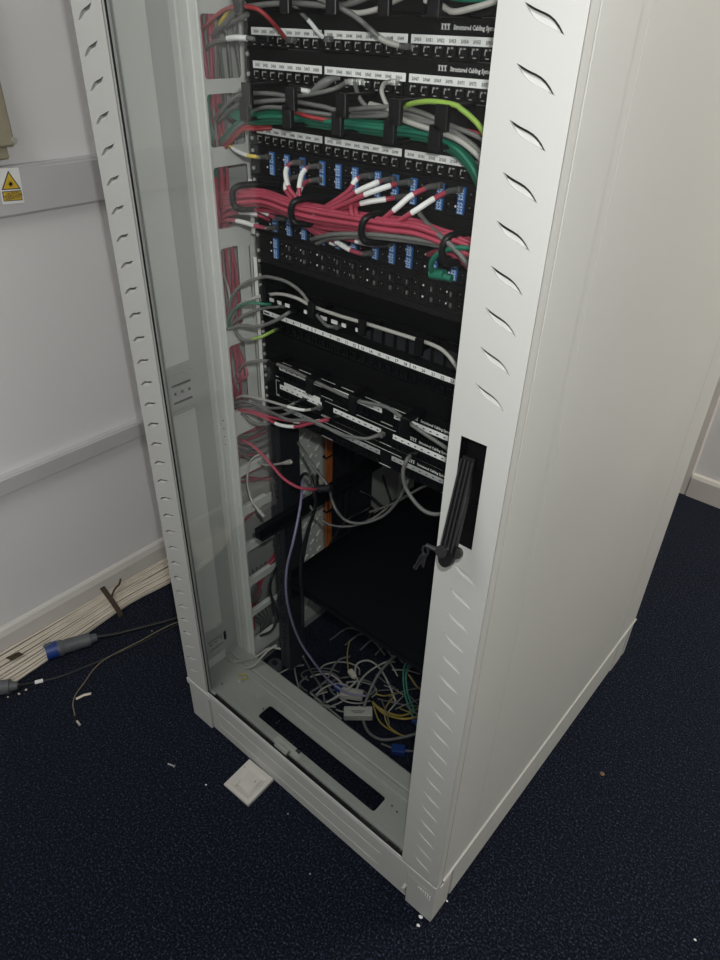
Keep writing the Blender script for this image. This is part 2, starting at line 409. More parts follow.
# cable channel: front flange with ridges, and a side sheet with cut-outs running back from it
cuts = [(1.95, 1.845), (1.815, 1.71), (1.69, 1.60), (1.576, 1.488), (1.467, 1.388), (1.357, 1.254), (1.220, 1.066), (1.031, .881), (.827, .741), (.721, .635), (.610, .523), (.502, .414), (.392, .304), (.288, .198)]
XC = -.715
def channel(s, xo):
    b = MB(); holes = []; X0 = lambda a: xo+s*(W+a)          # a = left-hand coordinate, mirrored for the other side
    for k, (zt, zb) in enumerate(cuts):
        holes.append(rrect(.169, zb, .211 if k in (6, 7) else (.247 if k < 8 else .264), zt, .006))
    for z0, z1 in ((1.07, 1.214), (.885, 1.026)): holes.append(rect(.2365, z0, .2405, z1))
    xa = min(X0(XC), X0(XC-.002))
    b.sheet(rect(.165, .145, .30, 1.965), holes, (xa+.001, 0, 0), Y, Z, .002)
    def bb(a, c, y0, y1, z0=.145, z1=1.965, bev=.0012):
        p, q = X0(a), X0(c); b.box(min(p, q), y0, z0, max(p, q), y1, z1, bev=bev)
    bb(-.786, -.7145, .1635, .166)
    bb(-.774, -.760, .1575, .1640); bb(-.7545, -.731, .1590, .1640); bb(-.7185, -.7125, .1620, .1670)
    for k, (zt, zb) in enumerate(cuts):      # folded lips along the lower edges
        bb(-.7265, -.7145, .172, .206 if k in (6, 7) else .243, zb-.002, zb-.0005, 0)
    return b
C_(channel(1, -W), 'cable_channel', 'paint_in')
C_(channel(-1, 0), 'cable_channel', 'paint_in')
b = MB()
b.box(-.655, .194, .87, -.6405, .197, 1.214); b.box(-.655, .194, 1.255, -.6405, .197, 1.345)
C_(b, 'filler_strip', 'paint_in')

# 19 inch mounting rails
def rail(xa, xb, y0, s, z0=.147, z1=1.968, m='rail', sq=True):
    b = MB(); zc = .1694
    x0, x1 = min(xa, xb), max(xa, xb); xm = (x0+x1)/2; y1 = y0+.002; h = .0042
    b.box(x0, y0, z0, xm-h, y1, z1); b.box(xm+h, y0, z0, x1, y1, z1)
    last = z0
    while zc < z1-.02:
        for dz in (-.0159, 0, .0159):
            b.box(xm-h, y0, last, xm+h, y1, zc+dz-h); last = zc+dz+h
        zc += .04445
    b.box(xm-h, y0, last, xm+h, y1, z1)
    b.box(xm-h, y0+.003, z0, xm+h, y0+.004, z1)
    xi = xb
    hh = []; z = z0+.02
    while z < z1-.02:
        hh.append(rect(y0+.034, z+.003, y0+.037, z+.006)); z += .04445
    b.sheet(rect(y0+.001, z0, y0+.055, z1), hh, (xi, 0, 0), Y, Z, .002)
    b.box(min(xi, xi-s*.018), y0+.054, z0, max(xi, xi-s*.018), y0+.056, z1)
    return b
C_(rail(-.640, -.606, .192, 1), 'mounting_rail', 'rail'); C_(rail(-.150, -.184, .192, -1), 'mounting_rail', 'rail')
C_(rail(-.640, -.606, .74, 1), 'mounting_rail', 'rail'); C_(rail(-.150, -.184, .74, -1), 'mounting_rail', 'rail')

# embossed vertical tray on inner left side + light strip
b = MB(); xt = -.770
b.box(-.786, .405, .05, xt, .492, 1.7)
for k in range(56):
    for j in range(3):
        z = .10+k*.0285+(j % 2)*.012; y = .420+j*.026; sgn = 1 if (k+j) % 2 else -1
        m = Matrix.Translation((xt, y, z)) @ Matrix.Rotation(sgn*.7, 4, 'X')
        b.box(-.001, -.0095, -.0018, .0042, .0095, .0018, 0, m)
C_(b, 'embossed_tray', 'paint_in')
b = MB(); b.box(-.786, .372, .05, -.766, .401, 1.7, bev=.002); C_(b, 'side_brace', 'paint')
b = MB(); b.box(-.786, .52, .05, -.762, .70, 1.7, bev=.002); C_(b, 'rear_duct', 'rail')

# support bar inside
b = MB(); b.box(-.6045, .106, .650, -.588, .74, .672, bev=.001); b.box(-.6045, .106, .647, -.580, .74, .650, bev=.0008)
C_(b, 'support_bar', 'black')
b = MB(); b.box(-.184, .194, .655, -.158, .74, .688, bev=.001); C_(b, 'support_bar', 'black')

# ---- front door
b = MB()
pitch = .04445
def leaf(cx, cz, s, ln=.048, th=.0085):
    """S-shaped louvre slot, upper and lower outline"""
    up, lo = [], []
    for k in range(9):
        t = k/8; u = (t-.5)*ln; sw = .0040*math.sin((t-.5)*2*math.pi)
        w = th*math.sin(math.pi*t)**.7*.5
        # along direction dropping toward outer edge
        x = u*.87; z = -u*.47*1.0+sw*.4
        up.append((cx+s*x, cz+z+w)); lo.append((cx+s*x, cz+z-w))
    return up, lo
tabs = []
def slots(cx, s, skip=None, z0=.198, z1=1.95, pitch=.0444):
    hs = []; z = z0
    while z < z1:
        if not (skip and skip[0] < z < skip[1]):
            up, lo = leaf(cx, z, s); hs.append(up+lo[::-1][1:-1])
            tabs.append((up, lo))
        z += pitch
    return hs
SL, SR = -.757, -.039
hl = slots(SL, -1); hr = slots(SR, 1, (.985, 1.19), .189, pitch=.0449)
b.sheet(rect(-.790, .145, -.7125, 1.965), hl, (0, .001, 0), X, Z, .0018)
b.sheet(rect(-.0865, .145, 0, 1.965), hr+[rect(-.0693, .999, -.0328, 1.159)], (0, .001, 0), X, Z, .0018)
for up, lo in tabs:   # pressed-in louvre blades, hinged on their lower edge
    n = len(up); vs = []
    for (ux, uz), (lx, lz) in zip(up, lo):
        vs += [(ux, .0024, uz-.0040), (lx, .0014, lz-.0003)]
    b.add(vs, [(2*i, 2*i+1, 2*i+3, 2*i+2) for i in range(n-1)], 0)
    vs = [(x, y+.0006, z) for x, y, z in vs]; b.add(vs, [(2*i, 2*i+2, 2*i+3, 2*i+1) for i in range(n-1)], 0)
# returns (sides), inner edges, top/bottom rails
b.box(-.790, .001, .145, -.7885, .020, 1.965); b.box(-.0015, .001, .145, 0, .020, 1.965)
b.box(-.714, .001, .145, -.7125, .013, 1.965); b.box(-.0865, .001, .145, -.085, .013, 1.965)
b.box(-.7125, .0, .1435, -.0865, .003, .150, bev=.0008)
b.box(-.7125, .0, 1.93, -.0865, .02, 1.965)
b.box(-.790, .0195, .145, -.716, .0205, 1.965, 0); b.box(-.083, .0195, .145, 0, .0205, 1.965)
door = C_(b, 'glazed_door', 'paint')
b = MB(); b.box(-.7122, .0070, .148, -.0868, .0110, 1.932); gl = bsub(b, 'glass_pane', 'glass', door, cab)
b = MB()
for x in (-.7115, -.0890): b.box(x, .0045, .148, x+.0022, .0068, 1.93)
b.box(-.7125, .0115, .1325, -.0865, .0205, .1338); b.box(-.7125, .0035, .1435, -.0865, .0068, .1500)  # first strip is the sill gap's shade in black, second the bottom seal
bsub(b, 'seal_and_gap_shade', 'blackpl', door, cab)
# handle: recess tray, lever, lock barrel, key
b = MB()
b.box(-.0693, .016, .999, -.0328, .0175, 1.159); b.box(-.0693, .0002, .999, -.0681, .0175, 1.159); b.box(-.034, .0002, .999, -.0328, .0175, 1.159)
b.box(-.0693, .0002, .999, -.0328, .0175, 1.0002); b.box(-.0693, .0002, 1.1578, -.0328, .0175, 1.159)
b.cyl((-.044, .006, 1.062), (-.044, .0165, 1.062), .006, 12)
bsub(b, 'handle_recess', 'blackpl', door, cab)
# lever frame
P0 = Vector((-.0530, -.001, 1.136)); P1 = Vector((-.0435, -.046, 1.003))
ax = (P1-P0).normalized(); wx = (X-ax*X.dot(ax)).normalized(); nn = wx.cross(ax).normalized()
if nn.y > 0: nn = -nn
LEN = (P1-P0).length
def LM(u, v, w): return P0+ax*u+wx*v+nn*w
b = MB()
def lprism(out, w0, w1, mi=0):
    n = len(out); a = [LM(u, v, w0) for u, v in out]; c = [LM(u, v, w1) for u, v in out]
    b.add(a+c, [tuple(range(n))[::-1], tuple(range(n, 2*n))]+[(i, (i+1) % n, n+(i+1) % n, n+i) for i in range(n)], mi)
o = [(0, -.0085), (0, .0085)]
for k in range(9):
    a = math.pi/2-k*math.pi/8; o.append((LEN-.006+.0135*math.cos(a), .0105*math.sin(a)))
lprism(o, -.006, .003)
for v in (-.0082, -.0028, .0028, .0082):
    lprism([(.004, v-.0011), (.004, v+.0011), (LEN-.016, v+.0011), (LEN-.016, v-.0011)], .003, .0060, 1)
bsub(b, 'handle_lever', ['blackpl', 'lever'], door, cab)
b = MB(); b.cyl(LM(LEN-.014, -.004, .002), LM(LEN-.014, -.004, .010), .0085, 18); b.cyl(LM(LEN-.014, -.004, .010), LM(LEN-.014, -.004, .0108), .0062, 18)
b.cyl(LM(LEN-.016, .012, -.006), LM(LEN-.016, .012, .000), .0075, 14)
bsub(b, 'lock_barrel', 'lever', door, cab)
b = MB(); k0 = LM(LEN-.012, -.013, .006)
b.cyl(k0, k0+Vector((-.014, -.003, .002)), .0032, 10)
kh = k0+Vector((-.014, -.003, -.003))
b.tube(catmull([kh+Vector((.0045*math.cos(a), -.001, .0065*math.sin(a)-.003)) for a in [i*math.pi/5 for i in range(11)]], 3), .0014, 8)
b.tube([kh+Vector((0, -.002, -.009)), kh+Vector((-.003, -.003, -.017))], .0048, 8, flat=.5)
b.tube([kh+Vector((-.003, -.003, -.017)), kh+Vector((-.009, -.005, -.033))], lambda t: .0045-.002*t, 8, flat=.4)
b.cyl(kh+Vector((-.009, -.005, -.032)), kh+Vector((-.0105, -.005, -.037)), .0030, 8)
b.tube([kh+Vector((.001, -.003, -.010)), kh+Vector((.001, -.005, -.027))], lambda t: .0042-.001*t, 8, flat=.4)
bsub(b, 'key', 'lever', door, cab)

# ---------------------------------------------------------------- equipment on the front rails
F = .185          # front face plane of 19" equipment
XL, XR = -.6357, -.1531
def ears(b, zt, zb, mi=1):
    for x in (XL+.008, XR-.008):
        for z in (zt-.009, zb+.009):
            b.cyl((x, F-.0022, z), (x, F, z), .0030, 8, 1)
def body(zt, zb, depth=.03, mats=('black', 'steel')):
    b = MB(); b.box(XL, F, zb+.0004, XR, F+.003, zt-.0004, bev=.0006)
    b.box(XL+.022, F+.003, zb+.002, XR-.022, F+depth, zt-.002)
    ears(b, zt, zb)
    return b
# one jack mesh shared by all
def jack_mesh(glint=True):
    b = MB(); w, h = .0068, .0064
    b.sheet(rect(-w, -h, w, h), [[(-.0052, -.0026), (-.0022, -.0026), (-.0022, -.0046), (.0022, -.0046), (.0022, -.0026), (.0052, -.0026), (.0052, .0044), (-.0052, .0044)]], (0, -.0016, 0), X, Z, .0032)
    b.add([(-.0052, -.0004, -.0046), (.0052, -.0004, -.0046), (.0052, -.0004, .0044), (-.0052, -.0004, .0044)], [(0, 1, 2, 3)])
    if glint: b.box(-.0050, -.0033, .0020, -.0026, -.0012, .0042, 1); b.box(.0002, -.0033, .0026, .0026, -.0012, .0044, 1)
    if glint: b.box(-.0052, -.0036, -.0022, -.0040, -.0030, .0020, 1); b.box(-.0032, -.0036, -.0058, .0016, -.0030, -.0048, 1)
    me_o = b.build('port', ['blackpl', 'steel']); me = me_o.data; bpy.data.objects.remove(me_o); return me
JACK = jack_mesh()
JACKD = jack_mesh(False)
def port(root, x, z, name='port', me=None, y=F):
    o = bpy.data.objects.new(name, me or JACK); COL.objects.link(o); o.parent = root
    o.location = Vector((x, y, z))-Vector(root.location); return o
def itt(b, x, z, mi=1):
    # slab-serif three letter mark followed by the words
    s = .0046
    for k in range(3):
        xx = x+k*s
        b.box(xx+.0013, F-.0007, z, xx+.0027, F-.0001, z+.0062, mi); b.box(xx+.0001, F-.0007, z+.0052, xx+.0040, F-.0001, z+.0062, mi)
        b.box(xx+.0004, F-.0007, z, xx+.0037, F-.0001, z+.0008, mi)
        if k: b.box(xx+.0001, F-.0007, z+.0040, xx+.0008, F-.0001, z+.0062, mi)
    b.text('Structured Cabling System', (x+.0185, F-.0006, z+.0004), X, Z, .0070, mi, sx=.82)
GX = [(-.6165, -.4730), (-.4675, -.3240), (-.3185, -.1750)]
def patch_panel(zt, zlab, zport, zl, label, first, hide=()):
    zb = zt-.04445
    t = thing('patch_bay', label, 'patch panel', (XL, F, zb))
    b = body(zt, zb); bp(b, 'face_plate', ['black', 'steel'], t)
    for g, (x0, x1) in enumerate(GX):
        b = MB(); b.box(x0, F-.0012, zlab-.0098, x1, F, zlab, 0, bev=.0003)
        n = first+g*8
        for k in range(8):
            b.text('3/%03d' % (n+k), (x0+.002+(k+.5)*(x1-x0-.004)/8, F-.0014, zlab-.0072), X, Z, .0056, 1, center=True, sx=.85)
        bp(b, 'label_strip', ['white', 'ink'], t)
        for k in range(8):
            port(t, x0+.0095+k*.0178, zport)
    b = MB(); itt(b, -.2745, zl, 0)
    bp(b, 'lettering', 'wink', t)
    return t
patch_panel(1.5805, 1.5615, 1.5455, 1.5675, 'topmost black patch panel in view, with the dark red cable plugged near its left', 34)
patch_panel(1.5360, 1.5190, 1.5020, 1.5245, 'black patch panel directly under the topmost one, above the green cables', 51)
patch_panel(1.4470, 1.4300, 1.4130, 1.4345, 'black patch panel with white labels between green cables and blue ports', 84)

# coupler panels with blue numbered blocks
def blue_mesh(n=2):
    b = MB(); h = .0172*n
    b.box(-.0056, -.0035, -h/2, .0056, 0, h/2, 0, bev=.0005)
    for k in range(n):
        zc = -h/2+.0172*(k+.5)
        for dz in (-.0037, .0037):
            b.text('22', (0, -.0038, zc+dz-.0030), X, Z, .0086, 1, center=True)
        b.box(-.0052, -.0040, zc-.0084, .0052, -.0036, zc-.0079, 2)
    o = b.build('x', ['blue', 'bluelab', 'ink']); me = o.data; bpy.data.objects.remove(o); return me
BLUE = blue_mesh()
def duo_mesh():
    b = MB()
    for dz in (-.0085, .0085):
        b.sheet(rect(-.0070, dz-.0068, .0070, dz+.0068), [rect(-.0052, dz-.0048, .0052, dz+.0046)], (0, -.001, 0), X, Z, .002)
        b.box(-.0032, -.0018, dz+.001, -.0022, -.0006, dz+.0022, 1)
    o = b.build('x', ['blackpl', 'steel']); me = o.data; bpy.data.objects.remove(o); return me
DUO = duo_mesh()
def sfp_mesh():
    b = MB()
    b.sheet(rect(-.0075, -.0165, .0075, .0165), [rect(-.0055, .001, .0055, .0145), rect(-.0055, -.0145, .0055, -.001)], (0, -.001, 0), X, Z, .002)
    b.box(-.0040, -.0022, .003, -.0005, -.0006, .010, 1); b.box(-.0030, -.0022, -.0120, .0015, -.0006, -.006, 1)
    o = b.build('x', ['blackpl', 'clear']); me = o.data; bpy.data.objects.remove(o); return me
SFP = sfp_mesh()
o = MB().box(-.0013, -.0008, -.0013, .0013, 0, .0013).build('x', 'wink'); MARK = o.data; bpy.data.objects.remove(o)
BX = [-.582, -.548, -.514, -.472, -.439, -.406, -.363, -.331, -.299, -.254, -.220, -.187]
def coupler_panel(zt, label, blues, sfps=()):
    zb = zt-.0445; zc = (zt+zb)/2-.001
    t = thing('network_switch', label, 'network switch', (XL, F, zb))
    b = body(zt, zb, .20); bp(b, 'face_plate', ['black', 'steel'], t)
    for i, x in enumerate(BX):
        if i in blues:
            port(t, x, zc, 'number_block', BLUE)
        elif i in sfps: port(t, x, zc, 'module_slot', SFP)
        port(t, x+.0165, zc, 'port_pair', DUO)
    for i, x in enumerate(BX):
        dx = .0247 if i % 3 != 2 else .0276
        for dz in (.0085, -.0085): port(t, x+dx, zc+dz, 'indicator_mark', MARK)
    for dz in (.007, -.007): port(t, -.5955, zc+dz, 'indicator_mark', MARK)
    return t
coupler_panel(1.4025, 'black network switch with a full row of blue numbered blocks, above the red cable bundle', range(12))
coupler_panel(1.3135, 'black network switch with blue numbered blocks, directly below the red cable bundle', range(12))
coupler_panel(1.2690, 'black network switch with empty module slots and a single blue block at its left end', (0,), range(1, 12))

# plain blank panel under it
t = thing('blanking_plate', 'plain black blanking panel below the row of empty module slots', 'panel', (XL, F, 1.181))
b = body(1.2245, 1.1810); bp(b, 'face_plate', ['black', 'steel'], t)

# numbered panel (1 to 24)
t = thing('patch_bay', 'black patch panel with one long white strip numbered 1 to 24', 'patch panel', (XL, F, 1.0925))
b = body(1.1365, 1.0925); bp(b, 'face_plate', ['black', 'steel'], t)
pw = .1078/6
for g in range(4):
    b = MB(); x0 = -.5005+(g-1)*.1078; xa = x0-(.0175 if g == 0 else 0)
    b.box(xa+.0008, F-.0012, 1.1180, x0+.1078-.0008, F, 1.1265, 0, bev=.0003)
    for k in range(6):
        b.text(str(g*6+k+1), (x0+(k+.5)*pw, F-.0014, 1.1197), X, Z, .0072, 1, center=True)
    if g == 0: b.box(xa+.004, F-.0015, 1.1205, xa+.017, F-.001, 1.1235, 1)
    bp(b, 'label_strip', ['white', 'ink'], t)
    for k in range(6): port(t, x0+(k+.5)*pw, 1.1045, me=JACKD)
# cable managers
def manager_top(zt, label, style, xsl):
    zb = zt-.0445
    t = thing('cable_manager', label, 'cable manager', (XL, F, zb))
    b = body(zt, zb, .006); bp(b, 'back_plate', ['black', 'steel'], t)
    for x in xsl:
        b = MB(); zc = (zt+zb)/2
        if style == 'finger':
            b.box(x-.006, F-.068, zc-.002, x+.012, F-.060, zt+.004, bev=.001); b.box(x-.013, F-.068, zb-.002, x+.004, F-.060, zc+.004, bev=.001)
            b.box(x-.004, F-.066, zt-.003, x+.008, F, zt+.003, bev=.001); b.box(x-.011, F-.066, zb-.001, x+.002, F, zb+.004, bev=.001)
        elif style == 'ring':
            r = .0052
            path = [(x+.03, F, zt-.010), (x+.018, F-.030, zt-.006), (x+.006, F-.062, zt-.006), (x, F-.072, zt-.014), (x-.001, F-.072, zb+.012), (x+.006, F-.064, zb+.004), (x+.018, F-.030, zb+.003), (x+.03, F, zb+.006)]
            b.tube(catmull(path, 5), r, 8)
        else:
            b.box(x-.007, F-.050, zt-.012, x+.007, F-.044, zt+.014, bev=.001); b.box(x-.005, F-.046, zt-.006, x+.005, F, zt-.001, bev=.001)
        bp(b, {'finger': 'retaining_finger', 'ring': 'ring', 'tab': 'retaining_tab'}[style], 'blackpl', t)
    return t
manager_top(1.6250, 'black cable manager at the top edge of the view, above the topmost patch panel', 'finger', [-.563, -.472, -.390, -.307, -.236])
manager_top(1.4915, 'black cable manager with square fingers holding the green and grey cables', 'finger', [-.564, -.474, -.380, -.291, -.221])
manager_top(1.3580, 'black cable manager with round rings holding the bundle of red cables', 'ring', [-.600, -.468, -.330, -.194])
t = manager_top(1.1805, 'black cable manager with a pale grey cable running along it, above the numbered strip', 'tab', [-.568, -.455, -.347, -.238])
b = MB()
for k in range(9):
    x = -.385+k*.024 - .0
    b.box(x, F-.0012, 1.142, x+.017, F, 1.168, 0)
bp(b, 'window_row', 'rail', t)
b = MB()
for x0, x1 in ((-.585, -.575), (-.566, -.556), (-.546, -.536), (-.50, -.494), (-.462, -.448), (-.437, -.424), (-.414, -.405), (-.384, -.372)):
    b.box(x0, F-.020, 1.157, x1, F-.0185, 1.163)
bp(b, 'cable_tags', 'white', t)

# deep black cover/manager above the lowest panels
t = thing('cable_manager', 'deep black covered cable manager between the numbered strip and the lowest three panels', 'cable manager', (XL, F, 1.0475))
b = body(1.0920, 1.0478, .05); bp(b, 'cover_plate', ['black', 'steel'], t)
for x in (-.563, -.466, -.366, -.256):
    b = MB(); b.box(x-.009, F-.046, 1.024, x+.009, F-.042, 1.056, bev=.001); b.box(x-.009, F-.043, 1.050, x+.009, F, 1.056, bev=.001)
    bp(b, 'retaining_tab', 'blackpl', t)

# lower lettered panels
def low_panel(zt, zl, label, gm='white', top=False, outline=False, lines=()):
    zb = zt-.0445
    t = thing('patch_bay', label, 'patch panel', (XL, F, zb))
    b = body(zt, zb); bp(b, 'face_plate', ['black', 'steel'], t)
    for g, (x0, x1) in enumerate(((-.589, -.4785), (-.449, -.337), (-.3105, -.200))):
        b = MB(); b.box(x0, F-.0012, zl-.0092, x1, F, zl, 0, bev=.0003)
        for k in range(8): 
            xx = x0+(k+.5)*(x1-x0)/8
            b.box(xx-.0022, F-.0015, zl-.0058, xx+.0018, F-.001, zl-.0038, 1)
        if g == 0 and outline:
            b.box(x0+.012, F-.0012, zl+.0004, x1-.004, F, zl+.0085, 0, bev=.0003)
            for k in range(4): b.box(x0+.04+k*.011, F-.0015, zl+.0035, x0+.046+k*.011, F-.001, zl+.0052, 1)
        bp(b, 'label_strip', [gm, 'ink'], t)
        for k in range(8): port(t, x0+(k+.5)*(x1-x0)/8, zl-.0185, me=JACKD)
    b = MB(); itt(b, -.2745, zl+.0040, 0)
    bp(b, 'lettering', 'wink', t)
    b = MB()
    for x0, z0, x1, z1 in lines: b.box(x0, F-.0008, z0, x1, F, z1)
    if outline:
        zz = zl
        b.box(-.6, F-.0008, zz-.024, -.5995, F, zz+.0065); b.box(-.6, F-.0008, zz+.006, -.590, F, zz+.0066); b.box(-.6, F-.0008, zz-.0245, -.43, F, zz-.0240)
    if b.v: bp(b, 'printed_lines', 'wink', t)
    return t
low_panel(1.0473, 1.0265, 'upper of the three lettered panels above the empty bay, labels mostly behind a drooping cable', lines=((-.598, 1.0345, -.555, 1.0352), (-.535, 1.0345, -.445, 1.0352), (-.43, 1.0345, -.40, 1.0352), (-.375, 1.0345, -.28, 1.0352)))
low_panel(1.0026, .9865, 'middle of the three lettered panels above the empty bay, with a doubled label strip', outline=True, lines=((-.600, 1.0005, -.405, 1.0012), (-.385, 1.0005, -.29, 1.0012), (-.47, .993, -.305, .9936), (-.60, .9595, -.205, .9601)))
low_panel(.9580, .9430, 'lowest of the three lettered panels, directly above the empty dark bay', gm='greylab', lines=((-.628, .9165, -.16, .9173), (-.48, .9480, -.29, .9485)))

# shelf
t = thing('rack_shelf', 'large matt black cantilever shelf low inside the cabinet', 'shelf', (-.395, .2, .44))
b = MB()
vent = [rrect(-.56+i*.034, .30+j*.13, -.54+i*.034, .39+j*.13, .006, 2) for i in range(10) for j in range(3)]
b.box(-.602, .200, .455, -.188, .78, .459)
bp(b, 'shelf_plate', 'black', t)
b = MB(); b.box(-.602, .200, .44, -.188, .203, .459, bev=.001); bp(b, 'front_lip', 'black', t)
for x in (-.602, -.190): 
    b = MB(); b.box(x, .203, .40, x+.002, .78, .487); bp(b, 'side_flange', 'black', t)

# ---------------------------------------------------------------- cables
def frac(path, a, c):
    n = len(path)-1; i0, i1 = int(a*n), max(int(c*n), int(a*n)+1); return path[i0:i1+1]
def cable(label, m, r, pts, sleeves=(), plug=None, plug0=None, Yd=.15, ax=1, group=None, name='patch_cable', cat='cable', boot=None, sm='white', n=7):
    P = []
    for p in pts:
        if isinstance(p, Vector): P.append(p)
        elif len(p) == 3: P.append(at(p[0], p[1], p[2], ax))
        else: P.append(at(p[0], p[1], Yd, ax))
    path = catmull(P, n)
    b = MB(); b.tube(path, r, 8); o = b.build(name, m); tag(o, label, cat, group)
    for a, c in sleeves:
        b = MB(); b.tube(frac(path, a, c), r*1.13, 8); b.build('label_sleeve', sm, o)
    for which, pl in ((-1, plug), (0, plug0)):
        if not pl: continue
        e = path[-1] if which == -1 else path[0]; d = (path[-1]-path[-3]) if which == -1 else (path[0]-path[2]); d.normalize()
        b = MB()
        if pl == 'jack':     # plug pushed into the port: boot toward the panel
            tgt = Vector((e.x+.004, F-.002, e.z+.0)); b.tube([e-d*.006, e, e.lerp(tgt, .5), tgt], lambda t: r*(1.02+.25*t), 8)
            b.box(tgt.x-.0048, F-.012, tgt.z-.0036, tgt.x+.0048, F-.0012, tgt.z+.0036, bev=.0006)
            b.build('plug', boot or 'clear', o)
        else:
            b.tube([e-d*.004, e+d*.012], lambda t: r*(1.3+.6*t), 8)
            b.tube([e+d*.011, e+d*.026], r*2.1, 4); b.build('plug', boot or 'clear', o)
    return o
R1 = .0030
# --- top of the view
cable('dark red cable arching from the channel into the topmost patch panel', 'dred', R1, [(200, 62, .215), (200, 36.7, .20), (207.8, 24.4, .17), (221, 12, .15), (236, 6.5, .13), (252, 7.5, .125), (262, 12, .13), (274, 24, .145), (287, 40, .172)], plug='jack')
cable('grey cable climbing from the top channel opening onto the top cable manager', 'grey', .0034, [(204, 70, .225), (201, 50, .21), (215.6, 33, .19), (226.7, 22, .16), (238, 9, .14), (255, 5.5, .135), (290, 3, .135), (330, 5.5, .135), (352, 3, .135), (380, -8, .13)])
cable('grey cable with a white sleeve plugged into the first port of the topmost panel', 'grey', .0034, [(206, 80, .23), (202, 64, .21), (204.4, 51, .19), (215.6, 42, .17), (233, 37.8, .150), (249, 38.3, .150), (257, 39.5, .160)], sleeves=[(.63, .82)], plug='jack', boot='blackpl')
cable('yellow cable inside the topmost visible channel opening', 'yellow', R1, [(232, 8, .215), (225.6, 15.5, .215), (220, 23, .215), (214, 36, .215), (213, 49, .205), (209, 62, .205), (209.5, 78, .205), (214, 100, .21), (219, 118, .21), (222, 140, .215)])
cable('dark grey cable bending into the top ear beside the screws', 'grey', R1, [(203, 52, .23), (213, 38, .22), (226.7, 26, .20), (236.7, 21, .18), (247.8, 14.4, .165)])
cable('grey cable with a white sleeve, dropping from the top manager to the topmost panel', 'grey', .0026, [(280, -3, .14), (292.7, 4.4, .135), (301, 13, .145), (310, 22, .155), (318, 32, .165), (324.7, 39, .175)], sleeves=[(.55, .95)], plug='jack')
cable('thick grey cable with a pale end, sloping right into the topmost panel', 'grey', .0032, [(318, -2, .13), (339, 7, .13), (352.5, 14.6, .135), (362, 22, .14), (370, 29, .15), (383, 40, .16), (402, 46.6, .172)], sleeves=[(.80, .99)], sm='lgrey', plug='jack')
cable('pale grey cable looping along the top manager right of centre', 'lgrey', .0032, [(330, -2, .14), (341, 8.7, .14), (358, 13, .14), (378.7, 8.7, .14), (393, 1.5, .14), (410, -6, .14)])
cable('pale grey cable at the top right beside the door strip', 'lgrey', .0034, [(425, 0, .14), (440, 5, .14), (453, 11.7, .14), (473, 8, .14), (493, 2, .14), (515, -6, .14)])
for k in range(2):
    cable('green cable crossing the top manager at the top right of the view', 'green', .0032, [(440, -6-k*4, .15), (462, -1-k*4, .15), (490, -2-k*4, .15), (520, -8-k*4, .15)], group='green cables at the top right')

# --- green / grey manager
cable('grey cable passing over the green ones and plugged into the second patch panel', 'grey', R1, [(209.4, 140, .225), (211, 131, .215), (216, 119, .19), (225, 106.7, .17), (237, 96.7, .15), (252.8, 93.3, .14), (275, 94, .14), (288.7, 96, .14), (312, 94, .14), (334, 89, .15), (347, 82, .172)], plug='jack', boot='steel')
cable('grey cable lying just above the green ones, turning pale further right', 'grey', R1, [(211, 150, .22), (213, 133, .215), (220.6, 120, .19), (231.7, 109, .17), (243, 103, .145), (256, 102, .14), (272.5, 100.6, .14), (288.7, 100.6, .14), (308.6, 104, .14), (325, 107, .14), (338, 110, .14), (370, 108, .14), (393.5, 107, .14), (415, 110.5, .14), (438.6, 120, .14), (452, 126, .14), (480, 138, .14), (510, 160, .13)])
for k in range(5):
    d = [0, 3, 6.5, -3, 9][k]; yy = [.150, .142, .150, .158, .158][k]
    cable('green cable in the bundle held by the square-fingered manager', 'green', .0032,
          [(203, 60+k*2, .24), (206.5, 95-d*.3, .225), (215, 104-d*.4, .21), (226, 110+d*.2, .19), (239, 114+d*.6, .165), (252, 114+d, yy), (275, 113.5+d, yy), (300, 115.5+d*.9, yy), (330, 119+d, yy), (352, 122.5+d*.8, yy), (386, 126+d, yy), (415, 129+d, yy), (433, 133+d, yy), (447, 140+d, yy), (460, 149+d, yy), (472, 164+d, yy), (482, 184+d, yy), (498, 214+d, .16)], group='green cables in the fingered manager')
cable('grey cable weaving among the green ones, lower left', 'grey', .0028, [(208, 98, .235), (220, 112, .21), (232, 118, .19), (245, 117, .165), (262, 108, .138), (285, 108, .138), (310, 112, .138), (345, 116, .15), (380, 116, .145), (405, 114, .14), (437, 124, .14)])
cable('mid grey cable running beside the white one toward the lower right', 'grey', .0032, [(352, 112, .15), (385, 113, .145), (410, 119, .14), (436, 124, .138), (450, 130, .138), (466, 140, .138), (480, 152, .138), (500, 175, .14)])
cable('whitish cable swooping over the green bundle toward the lower right', 'lgrey', .0034, [(370, 104, .15), (385, 108, .145), (393.5, 112, .136), (406, 121, .134), (433, 130, .134), (442, 133, .134), (460, 141, .134), (478, 156, .134), (496, 180, .14)])
cable('dark red cable showing beside the square fingers at the right', 'dred', R1, [(400, 120, .155), (440, 126, .155), (452, 128, .15), (466, 131, .15), (482, 135, .15), (505, 142, .15)])
cable('dark red cable stub among the green ones left of centre', 'dred', .0028, [(284, 108, .150), (298, 113, .136), (308, 116.5, .134), (321, 119, .138), (335, 121, .155)])
for k in range(2):
    cable('dark red cable sweeping up out of the second channel opening', 'dred', R1, [(212+k*3, 166, .225), (215.5+k*4, 155, .215), (228+k*2, 141+k*2, .19), (241.7+k, 127+k*3, .165), (257, 126+k*3, .165), (272, 125+k*3, .18)], group='dark red cables at the second opening')
